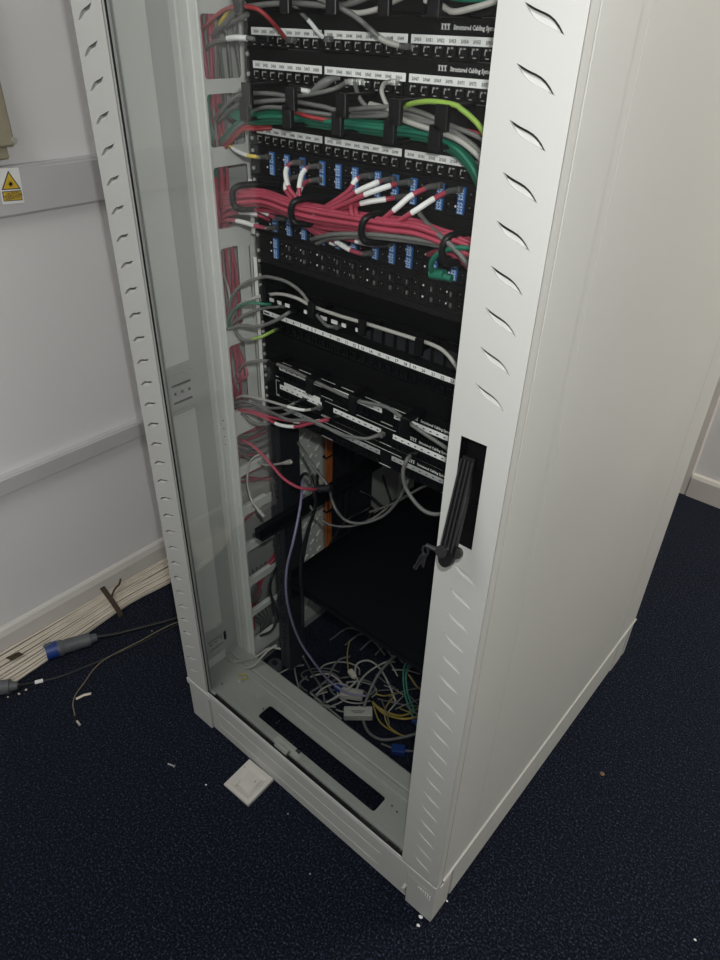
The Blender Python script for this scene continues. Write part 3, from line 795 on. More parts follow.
cable('bright lime cable arching across the right of the fingered manager', 'lime', .0032, [(396, 114, .155), (402, 109, .145), (408, 105, .135), (420.5, 102, .128), (435, 101.5, .125), (455, 105, .125), (461, 109, .125), (471, 117, .125), (482, 129.5, .125), (500, 158, .13)])
cable('grey cable dropping from the second patch panel near its middle', 'grey', R1, [(354.5, 82, .172), (356, 88, .16), (359, 97, .15), (366, 106, .15), (378, 112, .15)], plug0='jack', boot='steel')
cable('grey cable curling down from the second panel right of the middle', 'lgrey', R1, [(389, 82, .172), (384, 84, .16), (381.7, 90.7, .15), (384, 99, .15), (388, 107, .15)], plug0='jack', boot='steel')
cable('unplugged flat grey cable end with a white tip resting above the manager', 'grey', lambda t: .0025+.004*math.sin(math.pi*min(1, t*1.0))**2*(.4+t), [(309, 91, .145), (314, 90, .145), (323, 84, .15), (331, 79.5, .155), (340, 78, .165)], sleeves=[], name='patch_cable')
tip = thing('cable_plug', 'small white plug tip lying on the grey cable left of centre', 'plug', at(304, 91, .135))
b = MB(); p = at(300.5, 90, .138); q = at(309, 91.5, .138); b.tube([p, q], .0034, 6); b.tube([p-X*.003, p], .0022, 6); bp(b, 'shell', 'white', tip)
cable('yellow cable with a long white sleeve plugged into the first switch port', 'yellow', R1, [(217, 131, .225), (221, 138, .215), (227, 143, .20), (234, 149, .185), (241, 153, .17), (248, 155.6, .16), (254, 156.5, .16), (260, 157.3, .165)], sleeves=[(.42, .72)], plug='jack')
cable('green cable sweeping up out of the second channel opening', 'green', .0034, [(207, 170, .23), (211, 152, .215), (224, 136.7, .19), (238, 123, .165), (252, 117, .16), (270, 116, .165)])
cable('grey cable sweeping up next to the dark red ones in the second opening', 'grey', .0032, [(209, 172, .23), (213.5, 154, .213), (227, 138.7, .187), (240, 125, .162), (254, 120, .16), (272, 119, .168)])
cable('short lime cable at the foot of the second channel opening', 'lime', .0028, [(212, 182, .23), (217, 162, .22), (220, 154, .208), (227, 144.4, .20), (236, 134, .19)])

# --- vertical runs inside the side channel
def vrun(label, m, x, y, z0, z1, group, amp=.006, r=R1, n=8):
    pts = []
    for k in range(n+1):
        z = z0+(z1-z0)*k/n
        pts.append(Vector((x+random.uniform(-amp, amp), y+random.uniform(-amp, amp), z)))
    return cable(label, m, r, pts, group=group, n=5)
for k in range(10):
    vrun('crimson cable hanging in the side channel behind the cut-out openings', 'red', -.726-.013*(k//5)-.004*(k % 2), .174+.0088*(k % 5)+.004*(k//5), 1.95, [1.02, 1.06, .98][k % 3]-.01*k, 'crimson cables hanging in the side channel', amp=.0052)
for k in range(7):
    vrun('grey cable hanging in the side channel behind the top two openings', 'grey', -.724-.004*(k % 3), .176+.011*k, 1.96, 1.40-.02*(k % 3), 'grey cables hanging in the side channel', amp=.010, n=7)
for k in range(2):
    vrun('green cable hanging at the left of the side channel', 'green', -.726, .174+.007*k, 1.47, 1.34, 'green cables hanging in the side channel', amp=.003)
for k, (a, c_, d) in enumerate((((-.735, .180, 1.06), (-.728, .175, .95), (-.725, .198, .88)), ((-.735, .190, 1.06), (-.730, .182, .96), (-.728, .206, .88)))):
    cable('crimson cable slanting down behind the two narrow lower openings', 'red', R1, [Vector(a), Vector(c_), Vector(d), Vector((d[0]-.01, d[1]+.04, d[2]-.07))], group='crimson cables slanting behind the narrow openings')
for k, pts in enumerate(([(233, 345, .225), (237, 360, .215), (239, 378, .205), (243, 376, .205), (240, 356, .215), (236, 340, .23)], [(236, 343, .22), (242, 358, .213), (247, 374, .205), (243, 378, .205), (238, 362, .22), (230, 340, .23)])):
    cable('crimson cable turning in a tight U behind a lower narrow opening', 'red', R1, pts, group='crimson U bends behind the narrow opening')
for k, (a, c_) in enumerate((((-.735, .175, .80), (-.735, .29, .79)), ((-.735, .190, .825), (-.735, .29, .80)), ((-.735, .178, .715), (-.74, .29, .70)), ((-.735, .185, .715), (-.74, .29, .645)), ((-.735, .175, .705), (-.745, .29, .650)), ((-.735, .175, .775), (-.74, .25, .735)), ((-.735, .175, .585), (-.745, .27, .60)))):
    a = Vector(a); c_ = Vector(c_); cable('crimson cable crossing behind a low channel opening toward the dark rail', 'red', R1, [a+Vector((-.02, .02, .06)), a, a.lerp(c_, .5)+Vector((0, 0, -.006)), c_], group='crimson cables crossing the low openings')
for k in range(4):
    cable('grey cable crossing behind a low channel opening', 'grey', R1, [Vector((-.745, .16, .86-.02*k)), Vector((-.728, .185, .815-.014*k)), Vector((-.730, .22, .80-.02*k)), Vector((-.74, .29, .79-.02*k))], group='grey cables crossing the low openings')
for k in range(2):
    cable('crimson cable curving down the lowest channel openings', 'red', .0034, [(290+k*3, 530, .31), (274+k*3, 555, .275), (265+k*3, 568, .245), (257+k*2.5, 587, .215), (252.5+k*2.5, 606, .200), (252+k*2, 630, .200)], group='crimson cables in the lowest openings')
cable('black cable looping out of the lowest channel opening', 'bcab', .0038, [(282, 560, .24), (273, 574, .17), (270, 590, .16), (274.7, 605.6, .16), (277, 618, .16), (271, 631, .17), (257.5, 637, .20), (250, 640, .23)])
for k in range(6):
    cable('thin dark grey cable tangled behind the lowest channel opening', 'grey', .0022, [Vector((-.75, .18+.015*k, .40)), Vector((-.735, .22-.008*k, .33)), Vector((-.745, .185+.012*k, .26)), Vector((-.735, .21+.008*k, .21)), Vector((-.75, .19+.012*k, .12))], group='thin cables behind the lowest opening')

# --- red bundle in the ring manager (waypoints in a view of that area)
def C2(pts): return [(190+p[0]/2.4, 130+p[1]/2.4, p[2] if len(p) > 2 else .140) for p in pts]
def rc(label, pts, sl=(), plug='jack', m='red', group=None, r=.0035, **k): return cable(label, m, r, C2(pts), sleeves=sl, plug=plug, group=group, **k)
st0 = [(58, 120, .235), (60, 190, .21), (78, 185, .185)]
rc('crimson cable from the ring manager to the switch, fifth plug from the left', [(57, 120, .235), (60, 185, .21), (80, 165, .18), (112, 152, .14), (170, 152), (245, 178), (300, 192), (345, 180, .14), (400, 148, .14), (440, 130, .145), (462, 121, .16)], [(.80, .95)])
rc('crimson cable from the ring manager to the switch, sixth plug from the left', [(59, 120, .24), (62, 195, .215), (85, 175, .18), (112, 165, .14), (170, 164), (245, 190), (300, 200, .135), (360, 182, .132), (420, 155, .132), (470, 137, .14), (500, 128, .16)], [(.80, .94)])
rc('crimson cable ending in the lower port below the sixth plug', [(61, 120, .24), (64, 200, .215), (88, 185, .18), (112, 175, .14), (170, 176), (245, 200), (300, 205, .14), (380, 184, .14), (430, 172, .14), (470, 166, .15), (498, 161, .165)], [(.76, .90)])
rc('crimson cable rising to the switch just left of the last plug', [(250, 212, .145), (330, 228, .14), (400, 236, .135), (450, 222, .13), (495, 188, .13), (530, 158, .14), (572, 137, .16)], [(.66, .88)])
rc('crimson cable rising to the rightmost plug of the upper switch', [(250, 218, .145), (330, 236, .14), (420, 240, .13), (480, 228, .125), (540, 194, .125), (580, 168, .14), (620, 147, .16)], [(.66, .88)])
rc('crimson cable with a short white sleeve ending at mid switch', [(250, 200, .15), (300, 196, .15), (345, 172, .145), (382, 145, .15), (396, 122, .155), (412, 111, .165)], [(.72, .88)])
rc('crimson cable standing up to the first upper plug, white sleeve', [(275, 190, .14), (258, 165, .14), (238, 140, .14), (230, 105, .15), (236, 84, .16), (246, 79, .165)], [(.45, .72)])
rc('crimson cable standing up to the second upper plug, white sleeve', [(272, 188, .138), (264, 165, .138), (262, 140, .14), (268, 108, .15), (280, 92, .16), (290, 88, .165)], [(.42, .75)])
rc('crimson cable bending to the lower port under the first plug', [(268, 186, .146), (245, 165, .146), (231, 145, .15), (232, 124, .155), (246, 114, .165)], [(.50, .72)])
rc('crimson cable bending to the lower port under the second plug', [(266, 186, .15), (260, 165, .15), (264, 142, .15), (276, 126, .16), (290, 121, .165)], [(.35, .60)])
rc('crimson cable reaching the lower switch at centre, sleeve near its plug', [(59, 118, .24), (64, 205, .215), (95, 195, .18), (125, 190, .145), (200, 196, .145), (255, 212, .15), (305, 244, .15), (350, 268, .152), (385, 288, .158), (415, 298, .165)], [(.78, .90)])
rc('crimson cable reaching the lower switch right of centre, sleeve near its plug', [(60, 118, .25), (66, 200, .22), (95, 188, .18), (125, 184, .15), (200, 190, .15), (255, 208, .15), (330, 248, .15), (385, 263, .15), (425, 272, .155), (460, 276, .165)], [(.82, .94)])
rc('crimson cable ending hidden behind the grey ones under the bundle', [(255, 215, .155), (305, 250, .155), (335, 268, .16), (352, 275, .17)], [(.70, .95)])
for k in range(9):
    dz = [0, 7, 14, 21, 28, -6, 10, 18, 26][k]; yy = [.128, .120, .131, .119, .130, .142, .145, .152, .155][k]
    e = [0, 8, 17, 26, 34, -8, 14, 20, 30][k]
    rc('crimson cable in the thick bundle held by the round rings', [(56+k*1.5, 110, .245), (60+k, 170+dz*.6, .22), (82, 160+dz, .18), (114, 154+dz, yy), (175, 152+dz, yy), (245, 176+dz*1.05, yy), (310, 190+dz*1.1, yy), (400, 206+dz, yy), (470, 216+e*.9, yy), (540, 225+e*.9, yy), (605, 248+e*.9, yy), (665, 268+e*1.1, yy), (740, 310+e*1.1, yy)], plug=None, group='crimson cables in the ring manager')
rc('crimson cable crossing over the bundle down toward the right', [(395, 165, .15), (387, 190, .128), (398, 215, .125), (440, 240, .125), (520, 258, .125), (600, 272, .125), (660, 300, .128), (720, 340, .14)], plug=None)
rc('crimson cable crossing over the bundle, hugging its right neighbour', [(400, 170, .155), (398, 195, .132), (412, 218, .13), (450, 234, .128), (530, 246, .128), (610, 262, .128), (670, 292, .13), (720, 325, .14)], plug=None)
rc('grey cable lying in front along the lower side of the red bundle', [(292, 262, .16), (315, 256, .14), (350, 250, .125), (420, 250, .122), (480, 254, .122), (540, 262, .122), (610, 275, .122), (660, 300, .125), (720, 340, .14)], plug=None, m='grey')
rc('second grey cable just under the one along the red bundle', [(305, 272, .16), (335, 261, .14), (370, 257, .128), (430, 256, .126), (500, 263, .126), (570, 272, .126), (640, 290, .126), (720, 330, .14)], plug=None, m='grey')
rc('grey cable dropping from the upper switch across the right of the bundle', [(545, 190, .17), (556, 208, .15), (580, 236, .13), (610, 262, .115), (640, 290, .115), (668, 325, .12), (700, 370, .14)], plug=None, m='grey')
rc('green cable hooked round the last ring with a green plug', [(740, 300, .13), (672, 284, .118), (630, 284, .115), (600, 294, .115), (582, 312, .118), (578, 332, .125), (584, 346, .135)], m='green', plug=None)
rc('crimson cable end poking out below the last ring', [(572, 299, .165), (590, 292, .15), (615, 292, .14), (645, 308, .135), (680, 340, .14)], plug=None, r=.0036)
t = thing('cable_plug', 'chunky green plug beside the last ring at the right', 'plug', at(440, 275, .14))
b = MB(); p = at(431, 273, .135); b.tube([p, p+X*.022+Z*.002], .0075, 8); b.tube([p+X*.02, p+X*.034], .0052, 6); bp(b, 'boot', 'green', t)
rc('crimson cable to the lower left switch port, steep white sleeve', [(57, 130, .235), (62, 212, .205), (88, 190, .17), (120, 180, .15), (150, 184, .145), (180, 198, .15), (208, 213, .165)], [(.66, .90)])
rc('crimson cable with a level white sleeve, upper of two at the left', [(59, 130, .235), (66, 218, .205), (90, 203, .17), (120, 197, .155), (150, 200, .155), (175, 208, .165), (190, 215, .175)], [(.52, .74)], plug=None)
rc('crimson cable plugged into the leftmost lower switch port, level white sleeve', [(61, 130, .235), (68, 222, .205), (92, 216, .17), (122, 220, .155), (155, 229, .155), (185, 236, .165)], [(.55, .82)])
cable('grey adapter ring strapped round two red cables by the first ring', 'greylab', .0012, [(312, 212, .13), (314, 216, .126), (316, 219, .13)], name='cable_tag', cat='tag')
for k, (p, q) in enumerate((((313, 210), (317, 218)), )):
    pass

# --- loops in front of the numbered panel
cable('thin pale cable hanging across the third-lowest wide opening', 'lgrey', .0026, [(219, 256, .205), (221.7, 270, .195), (227, 284, .185), (230, 299, .18), (229, 312, .18), (226, 328, .19)])
cable('dark grey cable looping high and plugged above the numbered strip', 'grey', R1, [(229, 330, .18), (229, 312, .16), (232, 297, .15), (240, 287, .14), (250, 281, .14), (264, 277, .14), (274, 278, .14), (287, 282, .14), (300, 291, .145), (309, 303, .15), (317, 315, .155), (326, 325, .165), (333, 327, .172)], plug='jack')
cable('pale cable running along the manager above the numbered strip', 'lgrey', R1, [(228, 328, .18), (236, 309, .165), (244, 302.5, .15), (252, 299, .145), (264, 295.5, .148), (279.4, 294, .148), (295, 297.5, .148), (308, 304, .148), (317, 308, .148), (340, 316, .148), (366, 323.6, .148), (390, 331, .148), (415, 339, .148), (433, 345, .148), (445.5, 352.6, .148), (456, 366, .148), (466, 384, .155)])
cable('dark green cable plugged at the left of the numbered panel', 'green', R1, [(228, 328, .175), (231.7, 314, .155), (240.6, 305.5, .145), (254, 303, .14), (264, 304, .145), (274, 304, .16)], plug='jack', boot='blackpl')
cable('grey cable plugged left of the numbered panel, just under the green one', 'grey', R1, [(229, 330, .18), (237, 320, .16), (251.7, 312, .15), (265, 308, .155), (276, 306.7, .165)], plug='jack', boot='grey')
cable('grey cable loop resting lowest, reaching the fourth numbered port', 'grey', .0033, [(232, 315, .20), (226.5, 325, .18), (228, 329, .165), (241.7, 325.5, .15), (257, 326.5, .145), (272.8, 322, .15), (286, 314.4, .16), (291, 311, .17)], plug='jack', boot='blackpl')
cable('grey cable swinging low before it meets a lime one', 'grey', R1, [(230, 324, .18), (235, 330, .165), (240.6, 337.8, .155), (246, 340, .15), (254, 339, .147)])
cable('lime cable end plugged under the numbered strip at the left', 'lime', R1, [(252, 339.3, .147), (261.7, 336.7, .15), (269, 333, .16), (277, 329, .17)], plug='jack', boot='blackpl')
cable('dark cable drooping across the upper lettered panel', 'grey', .0033, [(236, 376, .21), (241, 368, .19), (246, 364, .17), (254, 361.5, .15), (267, 361, .145), (278, 364.5, .148), (293, 371, .148), (308, 378.6, .148), (326, 387, .148), (351, 398.5, .148), (368, 403, .148), (387.5, 407.6, .148), (409, 423, .148), (428, 436, .148), (446, 448, .148), (462, 462, .155)])
# --- lower cluster leaving the channel
L0 = (233, 402)
cable('pale cable in the lower cluster with a white sleeve, topmost of them', 'lgrey', .0026, [(238, 412, .23), (232, 402, .20), (238, 397.5, .18), (246, 396, .165), (265, 400, .15), (288, 406.7, .15), (303, 410, .155), (314, 409, .168)], sleeves=[(.72, .88)], plug='jack')
cable('grey cable in the lower cluster curving up to the doubled label strip', 'grey', R1, [(238, 414, .23), (233, 405, .20), (241, 401.5, .18), (252, 403, .165), (268, 408, .155), (285, 407, .155), (298, 401.7, .168)], plug='jack', boot='blackpl')
cable('long grey cable in the lower cluster reaching the middle of the lowest panel', 'grey', .0033, [(240, 418, .23), (234, 409, .20), (243, 405, .18), (257, 406, .165), (277, 415, .145), (290, 420, .14), (310, 420.5, .14), (326, 427, .145), (340.6, 434.5, .15), (353, 437, .15), (366, 438.7, .155), (376, 436, .168)], plug='jack', boot='grey')
cable('crimson cable with a white sleeve hanging lowest in the lower cluster', 'red', .0031, [(237, 425, .23), (234, 412, .20), (248, 412, .17), (265, 418, .15), (280, 425, .14), (296.7, 426.7, .14), (310, 423.5, .14), (322, 421, .15), (331, 419.5, .165)], sleeves=[(.48, .62)], plug='jack', boot='blackpl')
cable('crimson cable with two small sleeves just above the lowest crimson one', 'red', .0031, [(239, 427, .24), (235, 410, .205), (251.7, 411, .17), (265, 415.5, .155), (281.7, 419.5, .148), (303, 422.5, .15), (317, 421.5, .16), (328, 419, .17)], sleeves=[(.66, .70), (.78, .90)])
cable('short grey cable branching up to the middle lettered panel', 'grey', R1, [(262, 410, .165), (277, 415.5, .155), (293, 411.7, .155), (301, 408.5, .168)], plug='jack', boot='blackpl')
cable('grey cable sagging below the lower cluster by the channel', 'grey', .0034, [(236, 410, .20), (245, 416, .18), (253, 422.5, .175), (265, 424.5, .18), (276, 421, .185)])
for k in range(2):
    cable('dark grey cable bunched at the left of the lower cluster', 'grey', .0032, [(242, 395+3*k, .235), (234, 403+2*k, .205), (240, 404+2*k, .19), (252, 407+2*k, .175), (266, 411+2*k, .17), (280, 417+k, .165)], group='dark cables bunched in the lower cluster')
# --- below the panels
cable('crimson cable falling in a long curve to a black coupler', 'red', .0033, [(231, 438, .21), (237.5, 439, .19), (251.7, 445, .17), (263, 455, .16), (273, 466.7, .155), (283, 478, .155), (296.7, 486.7, .16), (310, 489.3, .18), (318, 489, .20)])
t = thing('cable_coupler', 'small black coupler at the end of the falling crimson cable', 'coupler', at(324, 489, .2))
b = MB(); p = at(317.5, 489, .20); q = at(331, 488, .21); b.tube([p, q], .0085, 4); bp(b, 'housing', 'rail', t)
cable('thin brownish grey cable from the coupler into a hanging loop', 'grey', .0030, [(291, 432, .26), (300, 445.5, .24), (315.6, 469, .22), (328, 486, .21), (332, 500, .22), (337, 511, .22), (347, 521, .23), (364, 523, .24), (383.6, 515.6, .25), (397, 502, .25), (405, 488, .24), (412, 470, .25), (418, 455, .27)])
cable('thin grey cable sagging just under the hanging loop', 'grey', .0026, [(306, 500, .26), (317.5, 515.6, .26), (331, 525, .27), (352, 526, .28), (372, 519, .30), (392, 504, .33)])
cable('grey cable hanging in a loop from the lowest panel behind the door strip', 'grey', .0036, [(411, 455, .172), (407, 460, .155), (403, 472, .15), (406, 488, .15), (416.7, 504, .15), (428, 512.7, .155), (442, 513.6, .16), (458, 505, .17)], plug0='jack', boot='blackpl')
cable('short grey cable crossing behind the loop beside the door strip', 'grey', .0026, [(370, 512, .30), (390, 505, .28), (405, 497, .26), (420.6, 488, .25), (432, 484, .24)])
cable('pale cable with an unplugged end dangling across the channel openings', 'lgrey', .0022, [(266, 456, .19), (258, 455, .17), (250, 463, .165), (247.5, 482, .16), (251.7, 500, .155), (258, 509, .15)], plug='free', boot='lgrey')
cable('pale unplugged cable lying across the dark rail at mid height', 'lgrey', .0026, [(258, 462, .21), (266, 465, .185), (275, 464.5, .17), (284, 463, .165)], plug='free', boot='lgrey')
cable('lilac cable hanging in front of the dark rail down to the floor pile', 'lilac', .0030, [(303, 480, .25), (300, 508, .20), (293.6, 540, .16), (287, 568, .15), (286.4, 594.7, .15), (292, 621, .17), (301, 643, .20), (313.7, 662, .22), (329, 680.6, .25), (348, 693, .27), (366, 696, .29)])
cable('black cable looping over the support bar and hanging down', 'bcab', .0038, [(297, 500, .26), (298, 484, .24), (304, 474, .23), (311, 478, .23), (314, 492, .22), (315, 508, .22), (306, 536, .21), (301.6, 556, .20), (301, 579, .19), (303, 610, .20), (301, 640, .24)])
cable('second black cable hanging beside the first behind the dark rail', 'bcab', .0034, [(318, 470, .32), (316, 500, .31), (309, 530, .28), (303, 560, .25), (300, 590, .24), (296, 620, .25), (294, 650, .27)])
cable('black cable hanging at the back of the empty bay', 'bcab', .0040, [(372, 460, .75), (368, 480, .75), (362, 500, .74), (355, 525, .72)])
cable('black cable slanting at the back of the empty bay', 'bcab', .0040, [(376, 455, .78), (384, 480, .78), (392, 505, .77), (396, 530, .76)])
cable('black cable arching across the back of the empty bay', 'bcab', .0040, [(335, 520, .60), (345, 500, .62), (357, 491, .64), (370, 496, .66), (385, 507, .68), (402, 500, .70), (408, 480, .72), (412, 460, .74)])
cable('black cable coiled above the shelf', 'bcab', .0042, [(330, 545, .42), (345, 522, .45), (362, 512, .5), (372, 508, .52), (370, 518, .48), (352, 530, .45), (338, 545, .42)])
for k in range(3):
    cable('black cable running down the rear of the bay beside the orange one', 'bcab', .0045, [Vector((-.755+.012*k, .54+.02*k, 1.3)), Vector((-.752+.01*k, .545+.02*k, .9)), Vector((-.75+.012*k, .54+.02*k, .6)), Vector((-.748+.01*k, .55, .2))], group='black cables beside the orange ones')
for k in range(3):
    o = cable('orange cable strapped down the inside of the left panel', 'orange', .0048, [Vector((-.762, .499+.0085*k, 1.3)), Vector((-.763+.002*(k % 2), .498+.0085*k, .95)), Vector((-.761, .499+.0085*k, .65)), Vector((-.763, .498+.0085*k, .35)), Vector((-.762, .50+.008*k, .12))], group='orange cables down the left side')
for k, z in enumerate((.74, .60, .42, .27)):
    t = tag(MB().box(-.771, .4915, z, -.755, .5245, z+.005, bev=.001).build('cable_tie', 'blackpl'), 'black cable tie round the orange cables on the left side', 'cable tie', 'ties on the orange cables')

# --- pile on the cabinet floor
def fc(label, pts, m='grey', r=.0026, group=None, z=.03, **k):
    return cable(label, m, r, [(p[0], p[1], (p[2] if len(p) > 2 else z)) for p in pts], ax=2, group=group, **k)
gp = 'pale network cables tangled on the cabinet floor'
lp = 'pale grey cable tangled in the pile on the cabinet floor'
def U1(pts): return [(260+a[0]/8, 640+a[1]/8)+tuple(a[2:]) for a in pts]
def U2(pts): return [(300+a[0]/5.54, 620+a[1]/5.54)+tuple(a[2:]) for a in pts]
fc(lp, U1([(345, 130, .20), (420, 270, .10), (490, 380, .05), (520, 500, .03)]), group=gp, m='grey')
fc(lp, U1([(262, 100, .20), (285, 280, .10), (330, 430, .04), (400, 510, .02), (500, 545), (620, 510), (720, 450)]), group=gp, m='lgrey', r=.0023)
fc(lp, U1([(130, 280, .05), (250, 220, .06), (350, 200, .05)]), group=gp, m='lgrey', r=.0023)
fc(lp, U1([(230, 440, .02), (290, 458, .02), (380, 430, .03)]), group=gp)
fc(lp, U1([(375, 290, .04), (320, 345, .03), (340, 385, .03), (380, 410, .03)]), group=gp, m='grey')
fc(lp, U1([(405, 295, .05), (470, 275, .06), (560, 275, .06), (640, 330, .05), (690, 400, .04)]), group=gp, m='lgrey')
fc(lp, U1([(400, 420, .03), (530, 530, .03), (650, 632, .03)]), group=gp, m='lgrey')
fc(lp, U1([(400, 420, .04), (470, 375, .05), (540, 310, .06), (590, 210, .07), (640, 155, .08), (720, 130, .08)]), group=gp, m='grey')
fc(lp, U1([(450, 440, .04), (500, 390, .05), (590, 352, .05), (680, 360, .05), (730, 400, .04)]), group=gp, m='lgrey')
fc(lp, U1([(530, 500, .05), (620, 450, .06), (700, 400, .07), (770, 330, .08)]), group=gp, m='lgrey')
fc('white curved cable looping over the white tags in the floor pile', U2([(310, 390, .09), (340, 330, .10), (390, 280, .10), (470, 235, .10), (525, 232, .08)]), m='lgrey', r=.0026)
fc('white cable bending over the top of the floor pile', U2([(330, 360, .06), (306, 290, .08), (320, 240, .09), (380, 225, .09), (440, 265, .09), (490, 350, .08), (530, 450, .06)]), m='lgrey', r=.0026)
fc('thick dark grey cable forming the largest loop of the floor pile', U2([(720, 62, .17), (660, 95, .16), (560, 170, .14), (450, 280, .12), (385, 400, .09), (350, 520, .06), (375, 615, .03), (450, 662, .02), (560, 652, .02), (680, 620, .03)]), m='grey', r=.0040)
fc('pale cable at the very front of the floor pile', U2([(450, 685, .01), (540, 718, .01), (640, 726, .015), (720, 715, .02)]), m='grey', r=.0026)
gy = 'yellow cables in the floor pile'; ly = 'yellow cable fanning out of the floor pile'
fc(ly, U2([(400, 450, .06), (440, 560, .05), (520, 620, .03), (600, 650, .02)]), m='dyellow', r=.0020, group=gy)
fc(ly, U2([(520, 420, .06), (470, 500, .05), (490, 585, .03), (570, 645, .02)]), m='dyellow', r=.0020, group=gy)
fc(ly, U2([(405, 455, .07), (460, 515, .07), (550, 545, .06), (610, 545, .06), (680, 530, .05)]), m='dyellow', r=.0030, group=gy)
fc(ly, U2([(415, 470, .075), (480, 510, .07), (560, 530, .06), (640, 505, .05)]), m='dyellow', r=.0028, group=gy)
fc(ly, U2([(600, 300, .12), (640, 360, .10), (690, 400, .09)]), m='dyellow', r=.0018, group=gy)
fc(ly, U2([(420, 410, .09), (470, 420, .09), (530, 405, .08)]), m='dyellow', r=.0020, group=gy)
fc(ly, U2([(276, 110, .12), (262, 190, .10), (268, 280, .08)]), m='dyellow', r=.0017, group=gy)
fc(ly, U2([(590, 470, .06), (620, 500, .06), (680, 480, .06)]), m='dyellow', r=.0020, group=gy)
gg = 'green cables beside the door strip in the floor pile'
fc('green cable curving down into the floor pile beside the door strip', U2([(720, 125, .20), (660, 150, .18), (600, 210, .15), (573, 290, .12), (580, 400, .09), (610, 500, .06), (650, 590, .04)]), m='green', r=.0030, group=gg)
fc('green cable curving down into the floor pile beside the door strip', U2([(720, 135, .20), (670, 165, .18), (615, 225, .15), (588, 300, .12), (598, 410, .09), (640, 510, .06), (680, 560, .04)]), m='green', r=.0028, group=gg)
for k in range(16):
    cx = random.uniform(385, 415); cy = random.uniform(668, 712); a = random.uniform(0, 3.14); L = random.uniform(8, 17); z = random.uniform(.04, .10)
    fc('thin loose cable end sticking out at the right of the floor pile', [(cx-L*math.cos(a), cy-L*.8*math.sin(a), z), (cx, cy+random.uniform(-2, 2), z+.012), (cx+L*math.cos(a), cy+L*.8*math.sin(a), z)], m=random.choice(['lgrey', 'grey', 'dyellow', 'grey']), r=.0016, group='thin loose cable ends in the pile')
for k in range(14):
    cx = random.uniform(318, 362); cy = random.uniform(672, 705); rx = random.uniform(8, 24); ry = random.uniform(5, 12); a0 = random.uniform(0, 6.28); sp = random.uniform(2, 4.6); z = random.uniform(.015, .06)
    fc(lp, [(cx+rx*math.cos(a0+sp*i/5), cy+ry*math.sin(a0+sp*i/5), z+.01*math.sin(i)) for i in range(6)], m=random.choice(['lgrey', 'grey', 'grey']), r=.0021, group=gp)
for k in range(5):
    fc('dark cable lying at the back of the floor pile', [(330+15*k, 640+5*k, .08), (350+12*k, 628+6*k, .09), (372+10*k, 640+5*k, .07), (385+9*k, 655+4*k, .05)], m='grey', r=.0022, group='dark cables at the back of the floor pile')
fc('dark grey cable slanting up from the floor pile beneath the shelf', [(405, 655, .10), (416, 630, .13), (424, 612, .17), (430, 600, .2)], m='grey', r=.0016)
fc('pale cable crossing the front of the sill at the lower left', [(229, 655, .17), (231, 661, .158), (238, 661.5, .155), (256, 656.5, .17), (270, 648, .19), (290, 650.5, .20)], m='lgrey', r=.0030)
fc('second pale cable reaching over the sill beam at the lower left', [(245, 668, .152), (254, 665, .16), (267.5, 651, .19), (277, 645, .2)], m='lgrey', r=.0036)
def boxthing(name, label, cat, p, sx, sy, sz, rz, m, part='body', extra=None):
    t = thing(name, label, cat, p); t.rotation_euler = (0, 0, rz)
    b = MB(); b.box(-sx/2, -sy/2, 0, sx/2, sy/2, sz, bev=min(.002, sz*.3)); b.build(part, m, t)
    return t
t = boxthing('adaptor_box', 'white rectangular adaptor in the floor pile, in front of the other one', 'adaptor', at(358, 716, .05, 2), .075, .030, .022, .72, 'wplas')
b = MB(); b.text('POWER', (0, .005, .0225), X, Y, .008, 0, center=True)
b = MB(); b.box(-.018, -.002, .0218, .018, .0, .0225); b.box(-.012, -.007, .0218, .012, -.0055, .0225); b.build('printed_lines', 'ink', t)
t = boxthing('adaptor_box', 'second white adaptor lying just behind the front one in the floor pile', 'adaptor', at(352, 696, .05, 2), .060, .028, .016, .55, 'wplas')
b = MB(); b.box(-.033, -.006, .003, -.029, .006, .013); b.build('end_cap', 'greylab', t)
t = boxthing('cable_connector', 'beige connector at the top of the floor pile', 'connector', at(352, 675, .07, 2), .026, .015, .012, -.3, 'cream')
b = MB(); b.box(.013, -.004, .002, .018, .004, .010); b.build('nozzle', 'cream', t)
t = boxthing('power_plug', 'blue plug on the cabinet floor right at the sill beam', 'plug', at(398, 752, .0, 2), .035, .024, .018, .6, 'plug_blue')
b = MB(); b.cyl((.017, 0, .009), (.03, 0, .009), .005); b.build('cable_gland', 'plug_blue', t)
t = boxthing('power_plug', 'small blue plug half behind the door strip in the floor pile', 'plug', at(416, 722, .04, 2), .022, .018, .015, .4, 'plug_blue')
b = MB(); b.cyl((.01, 0, .007), (.02, 0, .007), .004); b.build('cable_gland', 'plug_blue', t)
t = boxthing('power_plug', 'dark blue plug behind the two white adaptors', 'plug', at(339, 690, .04, 2), .024, .018, .014, .2, 'plug_blue')
b = MB(); b.cyl((.01, 0, .007), (.02, 0, .007), .004); b.build('cable_gland', 'plug_blue', t)
t = thing('cable_grommet', 'round grey cap on the cabinet floor behind the sill beam at the left', 'cap', at(275, 667, .05, 2))
b = MB(); b.tube([Vector((0, 0, 0)), Vector((0, 0, .012)), Vector((0, 0, .016))], lambda t: .022 if t < .6 else .018, 24); b.build('disc', 'plug_grey', t)
b = MB(); b.cyl((0, 0, .016), (0, 0, .02), .008); b.build('centre_boss', 'rail', t)

